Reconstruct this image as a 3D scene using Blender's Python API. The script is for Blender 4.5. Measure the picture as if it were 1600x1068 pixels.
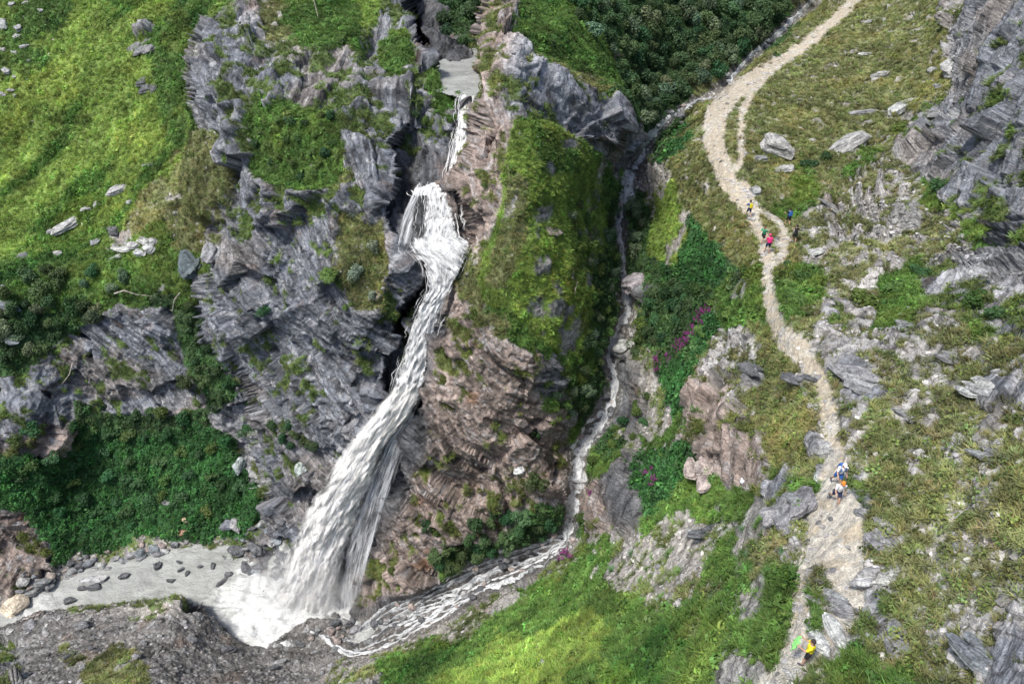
import bpy, bmesh, math, random
import numpy as np
from mathutils import Vector, Matrix

for o in list(bpy.data.objects):
    bpy.data.objects.remove(o, do_unlink=True)
scene = bpy.context.scene
COL = scene.collection

# ------------------------------------------------------------------ camera, sky, sun, exposure
PITCH = math.radians(39.0)
FPX = 1067.0                      # focal length in photo pixels (photo is 1600 wide)
CAMZ = 80.0
cd = bpy.data.cameras.new('camera')
cd.sensor_width = 36.0
cd.lens = 36.0 * FPX / 1600.0
cd.clip_start = 0.1
cd.clip_end = 3000
camera = bpy.data.objects.new('camera', cd)
COL.objects.link(camera)
camera.location = (0, 0, CAMZ)
camera.rotation_euler = (math.pi / 2 - PITCH, 0, 0)
scene.camera = camera

SUN_EL, SUN_AZ = math.radians(64), math.radians(-118)      # azimuth from +Y, towards -X = left
world = bpy.data.worlds.new('World')
scene.world = world
world.use_nodes = True
wn = world.node_tree
sky = wn.nodes.new('ShaderNodeTexSky')
sky.sky_type = 'NISHITA'
sky.sun_disc = False
sky.sun_elevation = SUN_EL
sky.sun_rotation = SUN_AZ
sky.air_density = 1.0
sky.dust_density = 3.0
wn.links.new(sky.outputs[0], wn.nodes['Background'].inputs[0])
wn.nodes['Background'].inputs[1].default_value = 0.105
sd = bpy.data.lights.new('sun', 'SUN')
sd.energy = 2.7
sd.angle = math.radians(11)
sd.color = (1.0, 0.955, 0.88)
sun = bpy.data.objects.new('sun', sd)
COL.objects.link(sun)
sdir = Vector((math.sin(SUN_AZ) * math.cos(SUN_EL), math.cos(SUN_AZ) * math.cos(SUN_EL), math.sin(SUN_EL)))
sun.rotation_euler = sdir.to_track_quat('Z', 'Y').to_euler()
sun.location = (-40, 0, 150)
scene.view_settings.view_transform = 'Standard'
scene.view_settings.look = 'None'
scene.view_settings.gamma = 1.0
scene.view_settings.use_curve_mapping = False
scene.view_settings.exposure = 0.70
scene.render.engine = 'CYCLES'
scene.cycles.max_bounces = 6
scene.cycles.diffuse_bounces = 3
scene.cycles.glossy_bounces = 2
scene.cycles.transparent_max_bounces = 6
scene.cycles.volume_bounces = 1

# ------------------------------------------------------------------ maths helpers
rng = np.random.default_rng(11)
random.seed(11)
F4 = np.float32
LAT = (rng.random((64, 64, 64)) * 2 - 1).astype(F4)
JIT = rng.random((32, 32, 32, 3)).astype(F4)


def vn(p):
    p = np.asarray(p, dtype=F4)
    i = np.floor(p).astype(np.int32)
    f = p - i
    f = f * f * f * (f * (f * 6 - 15) + 10)
    a = i & 63
    b = (i + 1) & 63
    x, y, z = f[:, 0], f[:, 1], f[:, 2]
    ax, ay, az = a.T
    bx, by, bz = b.T
    c00 = LAT[ax, ay, az] * (1 - x) + LAT[bx, ay, az] * x
    c10 = LAT[ax, by, az] * (1 - x) + LAT[bx, by, az] * x
    c01 = LAT[ax, ay, bz] * (1 - x) + LAT[bx, ay, bz] * x
    c11 = LAT[ax, by, bz] * (1 - x) + LAT[bx, by, bz] * x
    return (c00 * (1 - y) + c10 * y) * (1 - z) + (c01 * (1 - y) + c11 * y) * z


def fbm(p, octaves=4, gain=0.5, lac=2.07):
    p = np.asarray(p, dtype=F4)
    s = np.zeros(len(p), F4)
    a, t = 1.0, 0.0
    for k in range(octaves):
        s += a * vn(p * (lac ** k) + 17.3 * k)
        t += a
        a *= gain
    return s / t


def worley(p):
    p = np.asarray(p, dtype=F4)
    i = np.floor(p).astype(np.int32)
    f1 = np.full(len(p), 9.0, F4)
    f2 = np.full(len(p), 9.0, F4)
    cell = np.zeros(len(p), F4)
    tilt = np.zeros(len(p), F4)
    for dx in (-1, 0, 1):
        for dy in (-1, 0, 1):
            for dz in (-1, 0, 1):
                c = i + np.array([dx, dy, dz], np.int32)
                m = c & 31
                j = JIT[m[:, 0], m[:, 1], m[:, 2]]
                dv = c + j - p
                d = (dv ** 2).sum(1)
                lt = d < f1
                f2 = np.where(lt, f1, np.minimum(f2, d))
                cell = np.where(lt, j[:, 0] * 7.77 % 1.0, cell)
                tilt = np.where(lt, (dv * ((j * 9.17) % 1.0 - 0.5)).sum(1), tilt)
                f1 = np.where(lt, d, f1)
    return np.sqrt(f1), np.sqrt(f2), cell, tilt


def sstep(a, b, x):
    t = np.clip((x - a) / (b - a), 0, 1)
    return t * t * (3 - 2 * t)


def poly_sdf(px, py, poly):
    """signed distance in pixels, positive inside"""
    poly = np.array(poly, float)
    n = len(poly)
    d = np.full(px.shape, 1e18)
    inside = np.zeros(px.shape, bool)
    for k in range(n):
        x0, y0 = poly[k]
        x1, y1 = poly[(k + 1) % n]
        ex, ey = x1 - x0, y1 - y0
        t = np.clip(((px - x0) * ex + (py - y0) * ey) / (ex * ex + ey * ey + 1e-9), 0, 1)
        d = np.minimum(d, (px - x0 - t * ex) ** 2 + (py - y0 - t * ey) ** 2)
        c = ((y0 > py) != (y1 > py)) & (px < ex * (py - y0) / (ey if abs(ey) > 1e-9 else 1e-9) + x0)
        inside ^= c
    d = np.sqrt(d)
    return np.where(inside, d, -d)


def line_dist(px, py, pts):
    """distance to a polyline with a radius per point: returns d - r"""
    best = np.full(px.shape, 1e9)
    for (x0, y0, r0), (x1, y1, r1) in zip(pts[:-1], pts[1:]):
        ex, ey = x1 - x0, y1 - y0
        t = np.clip(((px - x0) * ex + (py - y0) * ey) / (ex * ex + ey * ey + 1e-9), 0, 1)
        d = np.sqrt((px - x0 - t * ex) ** 2 + (py - y0 - t * ey) ** 2) - (r0 + (r1 - r0) * t)
        best = np.minimum(best, d)
    return best


SP, CP = math.sin(PITCH), math.cos(PITCH)


def ray(px, py):
    a = (np.asarray(px, float) - 800) / FPX
    b = (534 - np.asarray(py, float)) / FPX
    return np.stack([a, CP + b * SP, -SP + b * CP], -1)


def zc_of(py, z):
    b = (534 - py) / FPX
    return z / (-SP + b * CP)


def tps(ctrl):
    """thin plate spline through (px, py, depth); depth <= -1 means a height below the camera"""
    c = np.array([(x, y, zc_of(y, d) if d < 0 else d) for x, y, d in ctrl], float)
    X = c[:, :2] / 1000.0
    n = len(X)
    r2 = ((X[:, None] - X[None]) ** 2).sum(-1)
    K = 0.5 * r2 * np.log(r2 + 1e-12) + np.eye(n) * 2e-5
    Pm = np.hstack([np.ones((n, 1)), X])
    A = np.block([[K, Pm], [Pm.T, np.zeros((3, 3))]])
    w = np.linalg.solve(A, np.concatenate([np.log(c[:, 2]), np.zeros(3)]))

    def ev(px, py):
        Q = np.stack([px.ravel(), py.ravel()], -1) / 1000.0
        out = w[n] + Q @ w[n + 1:]
        for k in range(n):
            r2 = ((Q - X[k]) ** 2).sum(-1)
            out += w[k] * 0.5 * r2 * np.log(r2 + 1e-12)
        return np.exp(out).reshape(px.shape)
    return ev


# ------------------------------------------------------------------ the lie of the land: surveyed points per landform
RIVER_Z = -72.0
POOL_Z = -24.6
STREAM = [(1290, -20, -30.5), (1270, 0, -31), (1170, 90, -33), (1110, 150, -34), (1050, 180, -34.6), (1010, 225, -36.6),
          (985, 270, -38.8), (978, 310, -40.8), (970, 350, -42.7), (975, 420, -45.5), (978, 480, -48), (960, 550, -51),
          (945, 640, -54.5), (905, 700, -57.5), (890, 830, -64.5), (865, 855, -65.7), (760, 900, -68.5),
          (640, 960, -70.7), (560, 1000, -71.8)]
L_LEFT = [(-400, -260, 108), (0, -260, 112), (300, -260, 108), (600, -260, 120), (-400, 0, 92), (-400, 300, 83), (-400, 600, 78),
          (-400, 850, -66), (-400, 960, -73.5), (0, 0, 97), (150, 0, 95), (300, 0, 93), (450, 0, 95), (0, 200, 91), (150, 200, 89.5),
          (280, 200, 85), (400, 200, 86), (0, 350, 87), (150, 350, 85.5), (280, 330, 81), (0, 420, 82), (150, 420, 82.5), (300, 420, 80.5),
          (0, 500, 80), (150, 500, 82.5), (300, 500, 82.5), (400, 500, 84), (0, 600, 79.5), (150, 600, 83.5), (330, 600, 83),
          (40, 670, 78.5), (150, 700, 84.8), (300, 700, 84), (420, 700, 84), (20, 800, 79), (150, 800, 84.2), (300, 800, 84), (380, 810, 84),
          (20, 880, -69.5), (0, 930, -71), (60, 915, -71.5), (130, 880, -71.6), (230, 852, -71.6), (320, 838, -71.3), (400, 850, -71.6),
          (40, 985, -73.5), (120, 930, -73.2), (200, 900, -73.2), (300, 880, -73.2), (380, 920, -73.4), (300, 960, -73.5), (450, 960, -73.8), (200, 990, -74),
          (450, 1010, -74), (600, 950, -74), (500, 800, 84)]
L_CLIFF = [(350, -260, 105), (600, -260, 112), (345, 0, 80), (315, 60, 76), (300, 150, 74), (285, 280, 74.5), (295, 400, 76), (330, 500, 77),
           (385, 620, 79), (400, 720, 80), (370, 830, 83.5), (360, 870, -71.8), (440, 895, -71.5), (500, 780, 77.5), (560, 690, 74), (600, 600, 71.5), (620, 500, 69),
           (640, 440, 67), (600, 330, 65.5), (610, 250, 66.5), (650, 170, 69.5), (700, 190, 69.2), (450, 0, 82), (560, 0, 82), (640, 0, 81),
           (680, 100, 74), (450, 150, 68.5), (520, 250, 66.5), (450, 350, 68), (420, 500, 72), (450, 650, 75.5), (420, 780, 79),
           (520, 450, 67.6), (540, 600, 71.5), (380, 250, 70), (370, 420, 71), (350, 120, 71.5), (560, 340, 66), (480, 560, 72), (600, 170, 69)]
L_GORGE = [(700, -260, 120), (640, 0, 90), (720, 0, 90), (720, 60, 84), (690, 95, 78), (705, 132, -25.3), (725, 138, -25.8), (760, 138, -25.8), (735, 160, -24.9), (716, 158, -24.6), (700, 150, -24.3), (650, 190, 71),
           (640, 230, 70.5), (630, 290, 68.5), (600, 300, 69), (733, 190, 69.5), (720, 240, 68.5), (690, 275, 67.4), (700, 300, 66.4), (650, 320, 67.2), (680, 390, 66.7), (640, 385, 67), (720, 380, 66.4), (690, 440, 67.8), (665, 500, 69.6),
           (640, 580, 71.8), (600, 680, 75.8), (640, 680, 74), (560, 780, 79.2), (600, 800, 78), (520, 880, 81.5), (560, 890, 79.8), (500, 930, -73), (470, 960, -73.5), (420, 990, -74),
           (560, 950, -73.2), (430, 890, 83), (500, 700, 79)]
L_RIB = STREAM + [(760, -260, 110), (900, -260, 118), (1000, -260, 135), (1300, -260, 170), (1290, -20, -31), (755, 0, 72), (752, 100, 65.5), (745, 170, 64.5),
                  (735, 230, 63.5), (720, 300, 63.6), (740, 370, 64), (715, 430, 65), (680, 490, 66.7), (670, 560, 68.3), (650, 640, 70.3), (620, 760, 73.5),
                  (590, 850, 76.8), (560, 930, -71.4), (800, 60, 68), (800, 180, 62.8), (800, 300, 61.8), (800, 420, 62.8), (800, 550, 65),
                  (800, 650, 68), (780, 750, 71), (700, 800, 73.3), (680, 880, 75), (800, 820, 73.2), (600, 950, -71), (700, 915, -69.2), (850, 840, -65), (880, 100, 71), (900, 180, 67.5), (950, 150, 77),
                  (955, 235, 76), (1003, 190, 89), (900, 270, 68), (945, 300, 78), (880, 400, 67.5), (930, 410, 74.5), (880, 520, 69), (920, 530, 74.5), (870, 650, 71), (910, 640, 74.5), (865, 760, 71.5),
                  (875, 800, 74), (900, 30, 80), (1000, 60, 94), (1000, 130, 92.5), (1100, 60, 104), (1150, 20, 112), (1200, 0, 118), (980, 0, 94), (850, 0, 78),
                  (1060, 130, 97)]
L_HILL = STREAM[6:] + [(1340, 0, 104), (1300, -260, 175), (1180, 110, 90.6), (1105, 190, 79), (1075, 215, 80.5), (1115, 250, 71), (1170, 320, 65.5), (1235, 350, 62.6), (1197, 390, 58), (1200, 460, 52),
                      (1220, 530, 46.3), (1290, 620, 40.5), (1300, 700, 36.7), (1306, 770, 33.7), (1310, 860, 31), (1330, 950, 28.4), (1250, 900, 30.7),
                      (1245, 960, 29), (1255, 1030, 27.3), (1220, 1068, 26.9), (1600, 1068, 22), (1450, 1000, 25.5), (1600, 800, 26.5), (1450, 800, 30),
                      (1600, 650, 31), (1450, 650, 35.5), (1600, 500, 37), (1450, 500, 43), (1350, 500, 46), (1600, 400, 42), (1450, 400, 51), (1350, 350, 58),
                      (1600, 250, 47), (1500, 250, 56), (1420, 250, 66), (1300, 250, 69), (1600, 100, 54), (1520, 100, 65), (1460, 100, 78), (1300, 100, 88),
                      (1400, 100, 83), (1400, 0, 98), (1480, 0, 86), (1600, 0, 62), (1600, -260, 80), (1400, -260, 150), (2000, 0, 46), (2000, 500, 29),
                      (2000, 1000, 18.5), (2000, -260, 58), (2000, 1330, 16.5), (1300, 1330, 22), (1035, 245, 84), (1060, 300, 77.5), (1018, 300, 85), (1010, 370, 81), (1100, 400, 66),
                      (1040, 420, 74.5), (1150, 450, 58), (1100, 520, 62), (1030, 560, 70), (1000, 640, 72), (1180, 540, 52), (1180, 620, 48), (1080, 620, 56),
                      (1050, 700, 57), (960, 720, 70), (1100, 780, 49), (1000, 780, 57.5), (930, 800, 68), (1180, 720, 43), (1180, 820, 38.5), (1100, 880, 42.5),
                      (1000, 880, 51), (900, 880, 63), (1180, 920, 34.5), (1100, 960, 37.5), (1000, 960, 45), (880, 930, 59), (800, 960, 62.5), (720, 1000, 64),
                      (640, 1030, 65.5), (1200, 1000, 29.8), (1100, 1060, 33), (1000, 1060, 38), (880, 1060, 45), (760, 1060, 51.5), (640, 1068, 57), (560, 1060, 61.5),
                      (700, 1330, 42), (1000, 1330, 31), (400, 1330, 48), (0, 1330, 48), (-400, 1330, 46), (420, 1022, -70.8), (345, 990, -69.5), (290, 938, -66.7), (180, 950, -68.3), (100, 950, -69.5), (0, 970, -71.2),
                      (-400, 1010, -70), (150, 1020, -64.5), (300, 1020, -66), (0, 1020, -67.5), (0, 1068, -63.5), (200, 1068, -61.5), (400, 1068, -66),
                      (500, 1030, -70.6), (520, 968, -70.3), (480, 972, -70.8), (550, 965, -71)]

P_CLIFF = [(345, -400), (345, 0), (315, 55), (308, 150), (285, 270), (290, 320), (335, 350), (318, 395), (322, 440), (332, 520), (380, 590), (400, 640), (395, 720),
           (385, 800), (340, 850), (350, 905), (440, 935), (452, 880), (500, 780), (560, 700), (600, 620), (614, 555), (645, 470), (665, 430), (628, 390), (606, 340), (600, 310), (612, 250),
           (640, 175), (690, 185), (728, 178), (690, 130), (672, 90), (640, 0), (620, -400)]
P_GORGE = [(620, -400), (640, 0), (672, 90), (690, 130), (728, 178), (690, 185), (640, 175), (612, 250), (600, 310), (606, 340), (628, 390), (665, 430), (645, 470), (614, 555),
           (600, 620), (560, 700), (500, 780), (452, 880), (440, 935), (430, 1030), (600, 1030), (760, 800), (860, 300), (860, -400)]
P_RIB = [(757, -400), (757, 0), (753, 100), (747, 165), (738, 230), (716, 285), (738, 350), (734, 385), (712, 430), (684, 485), (671, 525), (666, 585), (648, 645), (620, 755),
         (588, 850), (560, 915), (552, 945), (540, 1040), (800, 1100), (1100, 600), (1500, 200), (1500, -400)]
L_TIP = [(770, 60, 67), (770, 180, 64), (860, 90, 68.5), (860, 200, 65.5), (930, 120, 70), (930, 230, 69), (985, 150, 72), (990, 200, 72), (970, 240, 72), (820, 140, 65)]
P_TIP = [(800, 120), (850, 112), (905, 122), (950, 138), (980, 152), (990, 175), (986, 200), (968, 238), (930, 232), (888, 206), (830, 185)]
P_HILL = [(1330, -400), (1292, 0), (1225, 60), (1160, 115), (1110, 165), (1060, 208), (1012, 243), (992, 275), (982, 310), (972, 350), (976, 420), (980, 480), (962, 550),
          (947, 640), (908, 700), (892, 830), (868, 858), (762, 902), (645, 960), (560, 985), (540, 968), (520, 962), (480, 960), (452, 990), (420, 1012), (380, 1004), (345, 980), (322, 950), (290, 936), (180, 946), (100, 950), (0, 975),
          (-500, 1015), (-500, 1500), (2100, 1500), (2100, -400)]

gx = np.concatenate([np.arange(-400, -20, 11), np.arange(-20, 1620, 1.75), np.arange(1620, 2000, 11)])
gy = np.concatenate([np.arange(-255, -15, 9), np.arange(-15, 1085, 1.75), np.arange(1085, 1330, 11)])
PX, PY = np.meshgrid(gx, gy)
NR, NC = PX.shape
SH = PX.shape
flat = lambda a: a.reshape(-1)

# natural irregularity of the edges
q = np.stack([flat(PX), flat(PY), np.zeros(PX.size)], -1)
WX = (fbm(q / 55.0, 4) * 11).reshape(SH)
WY = (fbm(q / 55.0 + 31.7, 4) * 11).reshape(SH)
D = tps(L_LEFT)(PX, PY)
LAYER = np.zeros(SH, int)
for k, (ctrl, poly, wid) in enumerate([(L_CLIFF, P_CLIFF, 5), (L_GORGE, P_GORGE, 6), (L_RIB, P_RIB, 5), (L_TIP, P_TIP, 4), (L_HILL, P_HILL, 5)]):
    jf = 0.45 if k in (1, 2) else 0.9
    s = poly_sdf(PX + WX * jf, PY + WY * jf, poly)
    m = sstep(-wid, wid, s)
    D = D * (1 - m) + tps(ctrl)(PX, PY) * m
    LAYER[s > 0] = (1, 2, 3, 3, 4)[k]
R = ray(PX, PY)
W = R * D[..., None]
W[..., 2] += CAMZ


def grid_normals(W):
    du = np.gradient(W, axis=1)
    dv = np.gradient(W, axis=0)
    n = np.cross(dv, du)
    n /= np.linalg.norm(n, axis=-1, keepdims=True) + 1e-9
    flip = (n * R).sum(-1) > 0
    n[flip] *= -1
    return n


def blur(a, k=2, it=1):
    for _ in range(it):
        for ax in (0, 1):
            acc = a.copy()
            for d in range(1, k + 1):
                acc = acc + np.roll(a, d, ax) + np.roll(a, -d, ax)
            a = acc / (2 * k + 1)
    return a


# ------------------------------------------------------------------ land cover survey: one letter per 40 px cell
COVER = """
gggGGGGggRdgggGRkSSrgggSSSSSSSSddddddlRR
gGGGGRggllldggRgkkSrggggSSSSSSSddddddlRR
ggGGGGgglRRRRdRgRkklllddSSSSSddddddddlRR
GGGGGGgglgRRRlRgRgkrrRRdSSSddddddddddlRR
GGGGGGggllgggRRRRgRrggRRRSSddddddddlRRRR
GGGGGGGglRggggRRRRkrgggRRSbdddddddmRRRRR
GGGGGGGddRgggdRkkkkrgGggRsbbdddgdgmRRRRR
GGGGGGddlRRRdlRkkkrrgGggSsgddddgmmmmgRRR
GGGGGdddRRRRdRRRkkrrggGSSsbgddgdmmmlmgRR
GGGGsggdlRRdRdRRkkrdggGSSSbbbgdmmmmmmmgR
ggggggggRRRRRddRkkddGGSSSSbbSgdgmmmgRRRR
gggSggSgRRRRRdgRkrdgGGSSskSSgggglmggRRRR
SSSgRRSSRRRRRRRRkrrdgGgSsSSbgdgdlmggmmgR
SSSRRRRSRRRRRRRRkrrmrggSsSSbmmdmmgmmRmmd
SkSRRRRSSRRRRRRRkrrrrRgSksbmmRdmRRmmmdRm
SRRSRRRSSRRRRRRkkrrrrgSSksbrmddmmRRmdmRR
rrRSSSSSllRSRRRkkrrrrrgSksgrrmddRmdmmmdm
rrrbbbbbbllSRRkkkrrrrrgSsgbrrrdRmmdmdmmm
bbbbbbbbbblSRkkkrrrrrrrgkbbgrrRdRmdmdmmd
bbbbbbbbbblRRkkkrrrrrrrrkbggbgRgRRdmdmmd
rbbbbbbbbbRRRkkrrrrrSSSrkgssmgsmRRddmdmd
rrbbsssssRRRkkkrrSSSSksgssssgmmRlmddmmdm
rrsssssssRRkkkrrrgkkksgssssmgmgmllmdmdmm
skssssskkkkkkkrkkkkssggggsmgmgggslRddmmm
ssssssstttttttkksssgggGGgggmggggslldmmmm
lsdsdsstttttttssgggGGGGggmgggggslgddmmmR
lssdddststttssmggGGGGGgGGggggggsggggdmmRm
""".split()
CODES = 'GgdmRlrkstbS'
CM = np.array([[CODES.index(c) for c in row[:40]] for row in COVER])
sub_ = CM[24:, :13]                                        # the near bank at the lower left is darker rubble
sub_[sub_ == CODES.index('s')] = CODES.index('t')
P3 = W.reshape(-1, 3)
wx2 = (fbm(P3 * 0.16, 3, 0.6) * 22 + fbm(P3 * 1.1 + 5, 3) * 7).reshape(SH)
wy2 = (fbm(P3 * 0.16 + 40, 3, 0.6) * 22 + fbm(P3 * 1.1 + 55, 3) * 7).reshape(SH)
# soften the survey cells into natural patches: blurred weights per cover plus noise decide each spot
SUB = 5                                                    # 8 px
big_cm = np.repeat(np.repeat(CM, SUB, 0), SUB, 1)


def gauss(a, sig):
    k = np.exp(-0.5 * (np.arange(-8, 9) / sig) ** 2)
    k /= k.sum()
    for ax in (0, 1):
        pad = np.pad(a, [(8, 8) if i == ax else (0, 0) for i in (0, 1)], mode='edge')
        a = sum(k[j] * np.take(pad, range(j, j + a.shape[ax]), ax) for j in range(17))
    return a


fxc = np.clip((PX + wx2) / 8 - 0.5, 0, big_cm.shape[1] - 1.001)
fyc = np.clip((PY + wy2) / 8 - 0.5, 0, big_cm.shape[0] - 1.001)
xi, yi = fxc.astype(int), fyc.astype(int)
tx_, ty_ = fxc - xi, fyc - yi
Ph = W[::2, ::2].reshape(-1, 3)
hsh = W[::2, ::2].shape[:2]
bestv = np.full(SH, -9.0)
C = np.zeros(SH, int)
for k in range(len(CODES)):
    g = gauss((big_cm == k).astype(float), 2.6)
    v = (g[yi, xi] * (1 - tx_) + g[yi, xi + 1] * tx_) * (1 - ty_) + (g[yi + 1, xi] * (1 - tx_) + g[yi + 1, xi + 1] * tx_) * ty_
    nk = (0.5 * vn(Ph * 0.28 + 13.7 * k) + 0.3 * vn(Ph * 0.8 + 7.1 * k) + 0.22 * vn(Ph * 2.1 + 3.3 * k)).reshape(hsh)
    nk = np.repeat(np.repeat(nk, 2, 0), 2, 1)[:NR, :NC]
    v = v + 0.42 * nk * (v > 0.04)
    up = v > bestv
    C[up] = k
    bestv = np.where(up, v, bestv)


# sharper borders where the photograph shows them
jx, jy = PX + wx2 * 0.5, PY + wy2 * 0.5
for code, poly in (('R', [(312, 50), (350, 20), (400, 62), (480, 88), (545, 62), (600, 100), (645, 170), (600, 300), (540, 260), (525, 180), (400, 150), (385, 200), (395, 290), (330, 300), (300, 150)]),
                   ('R', [(400, 300), (520, 290), (600, 330), (650, 430), (600, 560), (560, 690), (470, 850), (410, 780), (400, 640), (340, 520), (350, 380)]),
                   ('R', [(130, 500), (190, 470), (275, 480), (285, 560), (330, 640), (240, 655), (150, 645), (85, 605), (60, 560)]),
                   ('R', [(0, 590), (60, 575), (120, 590), (110, 660), (40, 690), (-40, 690)]),
                   ('d', [(530, 330), (590, 340), (615, 400), (600, 470), (560, 480), (520, 420)]),
                   ('d', [(300, 200), (345, 210), (355, 300), (330, 320), (295, 290)]),
                   ('g', [(795, -50), (905, -50), (960, 100), (968, 140), (905, 125), (850, 108), (812, 70)]),
                   ('R', [(782, 112), (850, 116), (905, 128), (965, 145), (990, 175), (988, 200), (970, 240), (925, 232), (885, 203), (800, 178), (775, 170)]),
                   ('d', [(860, 92), (915, 108), (950, 135), (900, 128), (862, 112)]),
                   ('r', [(752, -50), (788, -50), (795, 60), (785, 120), (778, 190), (770, 250), (752, 330), (735, 380), (705, 300), (745, 170)]),
                   ('G', [(800, 182), (885, 208), (930, 250), (945, 330), (930, 480), (905, 560), (860, 540), (800, 480), (760, 470), (745, 430), (775, 330), (790, 240)]),
                   ('d', [(790, 260), (820, 280), (815, 380), (790, 450), (755, 440), (780, 340)]), ('g', [(830, 200), (890, 215), (900, 260), (850, 270)]),
                   ('G', [(1020, 300), (1060, 270), (1080, 330), (1060, 420), (1010, 400)]),
                   ('l', [(1462, 405), (1530, 385), (1615, 388), (1615, 470), (1550, 468), (1500, 440), (1460, 455)]),
                   ('d', [(1035, 260), (1105, 205), (1120, 260), (1165, 345), (1190, 400), (1150, 420), (1085, 340)])):
    inn = poly_sdf(jx, jy, poly) > 0
    C[inn] = CODES.index(code)


def cls(*letters):
    m = np.zeros(SH, bool)
    for l in letters:
        m |= C == CODES.index(l)
    return m


# ---- the footpath, from its centre line
PATH_A = [(1345, -14, 8), (1312, 22, 8), (1272, 58, 9), (1225, 92, 9), (1180, 120, 13), (1140, 145, 17), (1117, 180, 18), (1115, 215, 17), (1124, 250, 16), (1140, 285, 16),
          (1160, 312, 12), (1175, 338, 10), (1190, 365, 10), (1198, 395, 10), (1198, 430, 9), (1202, 465, 11), (1212, 500, 15), (1235, 535, 20),
          (1258, 560, 17), (1280, 590, 14), (1294, 625, 14), (1300, 665, 15), (1304, 700, 16), (1302, 735, 18), (1302, 765, 24), (1302, 795, 40),
          (1306, 830, 48), (1308, 860, 44), (1320, 900, 32), (1324, 935, 30), (1316, 960, 20), (1308, 985, 14)]
PATH_B = [(1262, 872, 15), (1256, 900, 14), (1250, 930, 13), (1250, 960, 15), (1251, 990, 19), (1247, 1020, 26), (1228, 1050, 26), (1205, 1075, 22), (1180, 1120, 24)]
PATH_C = [(1200, 112, 6), (1175, 145, 6), (1158, 178, 6), (1155, 212, 6), (1160, 240, 7), (1152, 262, 6)]
PATH_D = [(1160, 285, 7), (1172, 300, 6), (1180, 322, 6), (1200, 336, 6), (1220, 348, 6), (1226, 372, 8), (1220, 400, 8), (1208, 415, 6)]
PATH_E = [(1284, 1000, 14), (1262, 1020, 18)]
ppx, ppy = PX + WX * 0.25 + (vn(P3 * 2.5) * 3).reshape(SH), PY + WY * 0.25 + (vn(P3 * 2.5 + 9) * 3).reshape(SH)
dpath = np.full(SH, 1e9)
for L in (PATH_A, PATH_B, PATH_C, PATH_D, PATH_E):
    dpath = np.minimum(dpath, line_dist(ppx, ppy, L))
islands = np.minimum(poly_sdf(ppx, ppy, [(1262, 893), (1275, 885), (1290, 890), (1293, 905), (1275, 918), (1262, 930), (1258, 915)]) * -1, 1e9)
dpath = np.maximum(dpath, -islands)
PATHM = sstep(2.5, -2.5, dpath)

# ---- stream bed mask
ST_MAIN = [(1285, -15, 8), (1240, 28, 9), (1195, 68, 9), (1165, 95, 8), (1110, 150, 7), (1075, 165, 6), (1050, 180, 8), (1020, 205, 8), (1000, 240, 10), (985, 275, 12), (980, 310, 12), (970, 350, 12), (973, 400, 8), (976, 440, 8), (980, 480, 9), (972, 525, 20),
           (952, 560, 14), (958, 600, 12), (945, 640, 16), (925, 670, 17), (906, 695, 16), (902, 740, 13), (895, 780, 12), (888, 830, 14), (870, 852, 20), (800, 885, 24), (740, 912, 30), (680, 945, 30), (620, 975, 32), (560, 1000, 30), (520, 995, 24)]
dst = line_dist(PX + WX * 0.5, PY + WY * 0.5, ST_MAIN)
BEDM = sstep(4, -4, dst)

# ------------------------------------------------------------------ relief
N = grid_normals(blur(W, 3, 2))
is_rock = (cls('R', 'l', 'r', 'k')).astype(float)
is_mix = cls('m').astype(float)
is_scree = cls('s', 't').astype(float)
UVW0 = P3 @ np.array([[0.5, 0.84, 0.2], [0.2, 0.1, 0.95], [0.84, -0.52, 0.2]]).T
nearw = sstep(60, 38, D)
mixn = fbm(P3 * 0.75 + 3, 4, 0.68).reshape(SH) * (1 - nearw) + fbm(P3 * np.array([1.3, 1.5, 2.2]) + 3, 4, 0.75).reshape(SH) * nearw
steep = 1 - np.abs(N[..., 2])
veg = np.where(cls('G', 'g', 'b', 'S'), 1.0, 0.0)
veg = np.where(cls('d'), sstep(-0.42, -0.2, mixn), veg)
veg = np.where(cls('m'), sstep(-0.03, 0.12, mixn), veg)
tuftn = fbm(P3 * 0.33 + 71, 4, 0.55).reshape(SH)
tuft2 = fbm(UVW0 * np.array([1.0, 0.5, 0.8]) + 171, 4, 0.62).reshape(SH)
veg = np.where(cls('R', 'l', 'r'), sstep(0.17, 0.26, 0.55 * tuftn + 0.75 * tuft2 + 0.30 * (N[..., 2] - 0.6)), veg)
veg = np.where(cls('s'), sstep(0.02, 0.14, 0.5 * tuftn + 0.7 * tuft2), veg)
veg = np.where(cls('G', 'g') & (N[..., 2] < 0.45), veg * sstep(0.30, 0.10, tuftn), veg)
veg = veg * (1 - PATHM) * (1 - 0.9 * BEDM)
ROCK = np.clip(is_rock + is_mix * (1 - veg) + cls('d') * (1 - veg) * 0.8, 0, 1) * (1 - PATHM)
ROCK = ROCK * (1 - 0.75 * veg * is_rock)
rock_s = blur(ROCK, 2, 1)
veg_s = blur(veg, 2, 1)


def unit(v):
    v = np.array(v, float)
    return v / np.linalg.norm(v)


def strata_axis(t, d=(0.15, 0.9, 0.3)):
    return unit(np.cross(unit(t), unit(d)))


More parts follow.
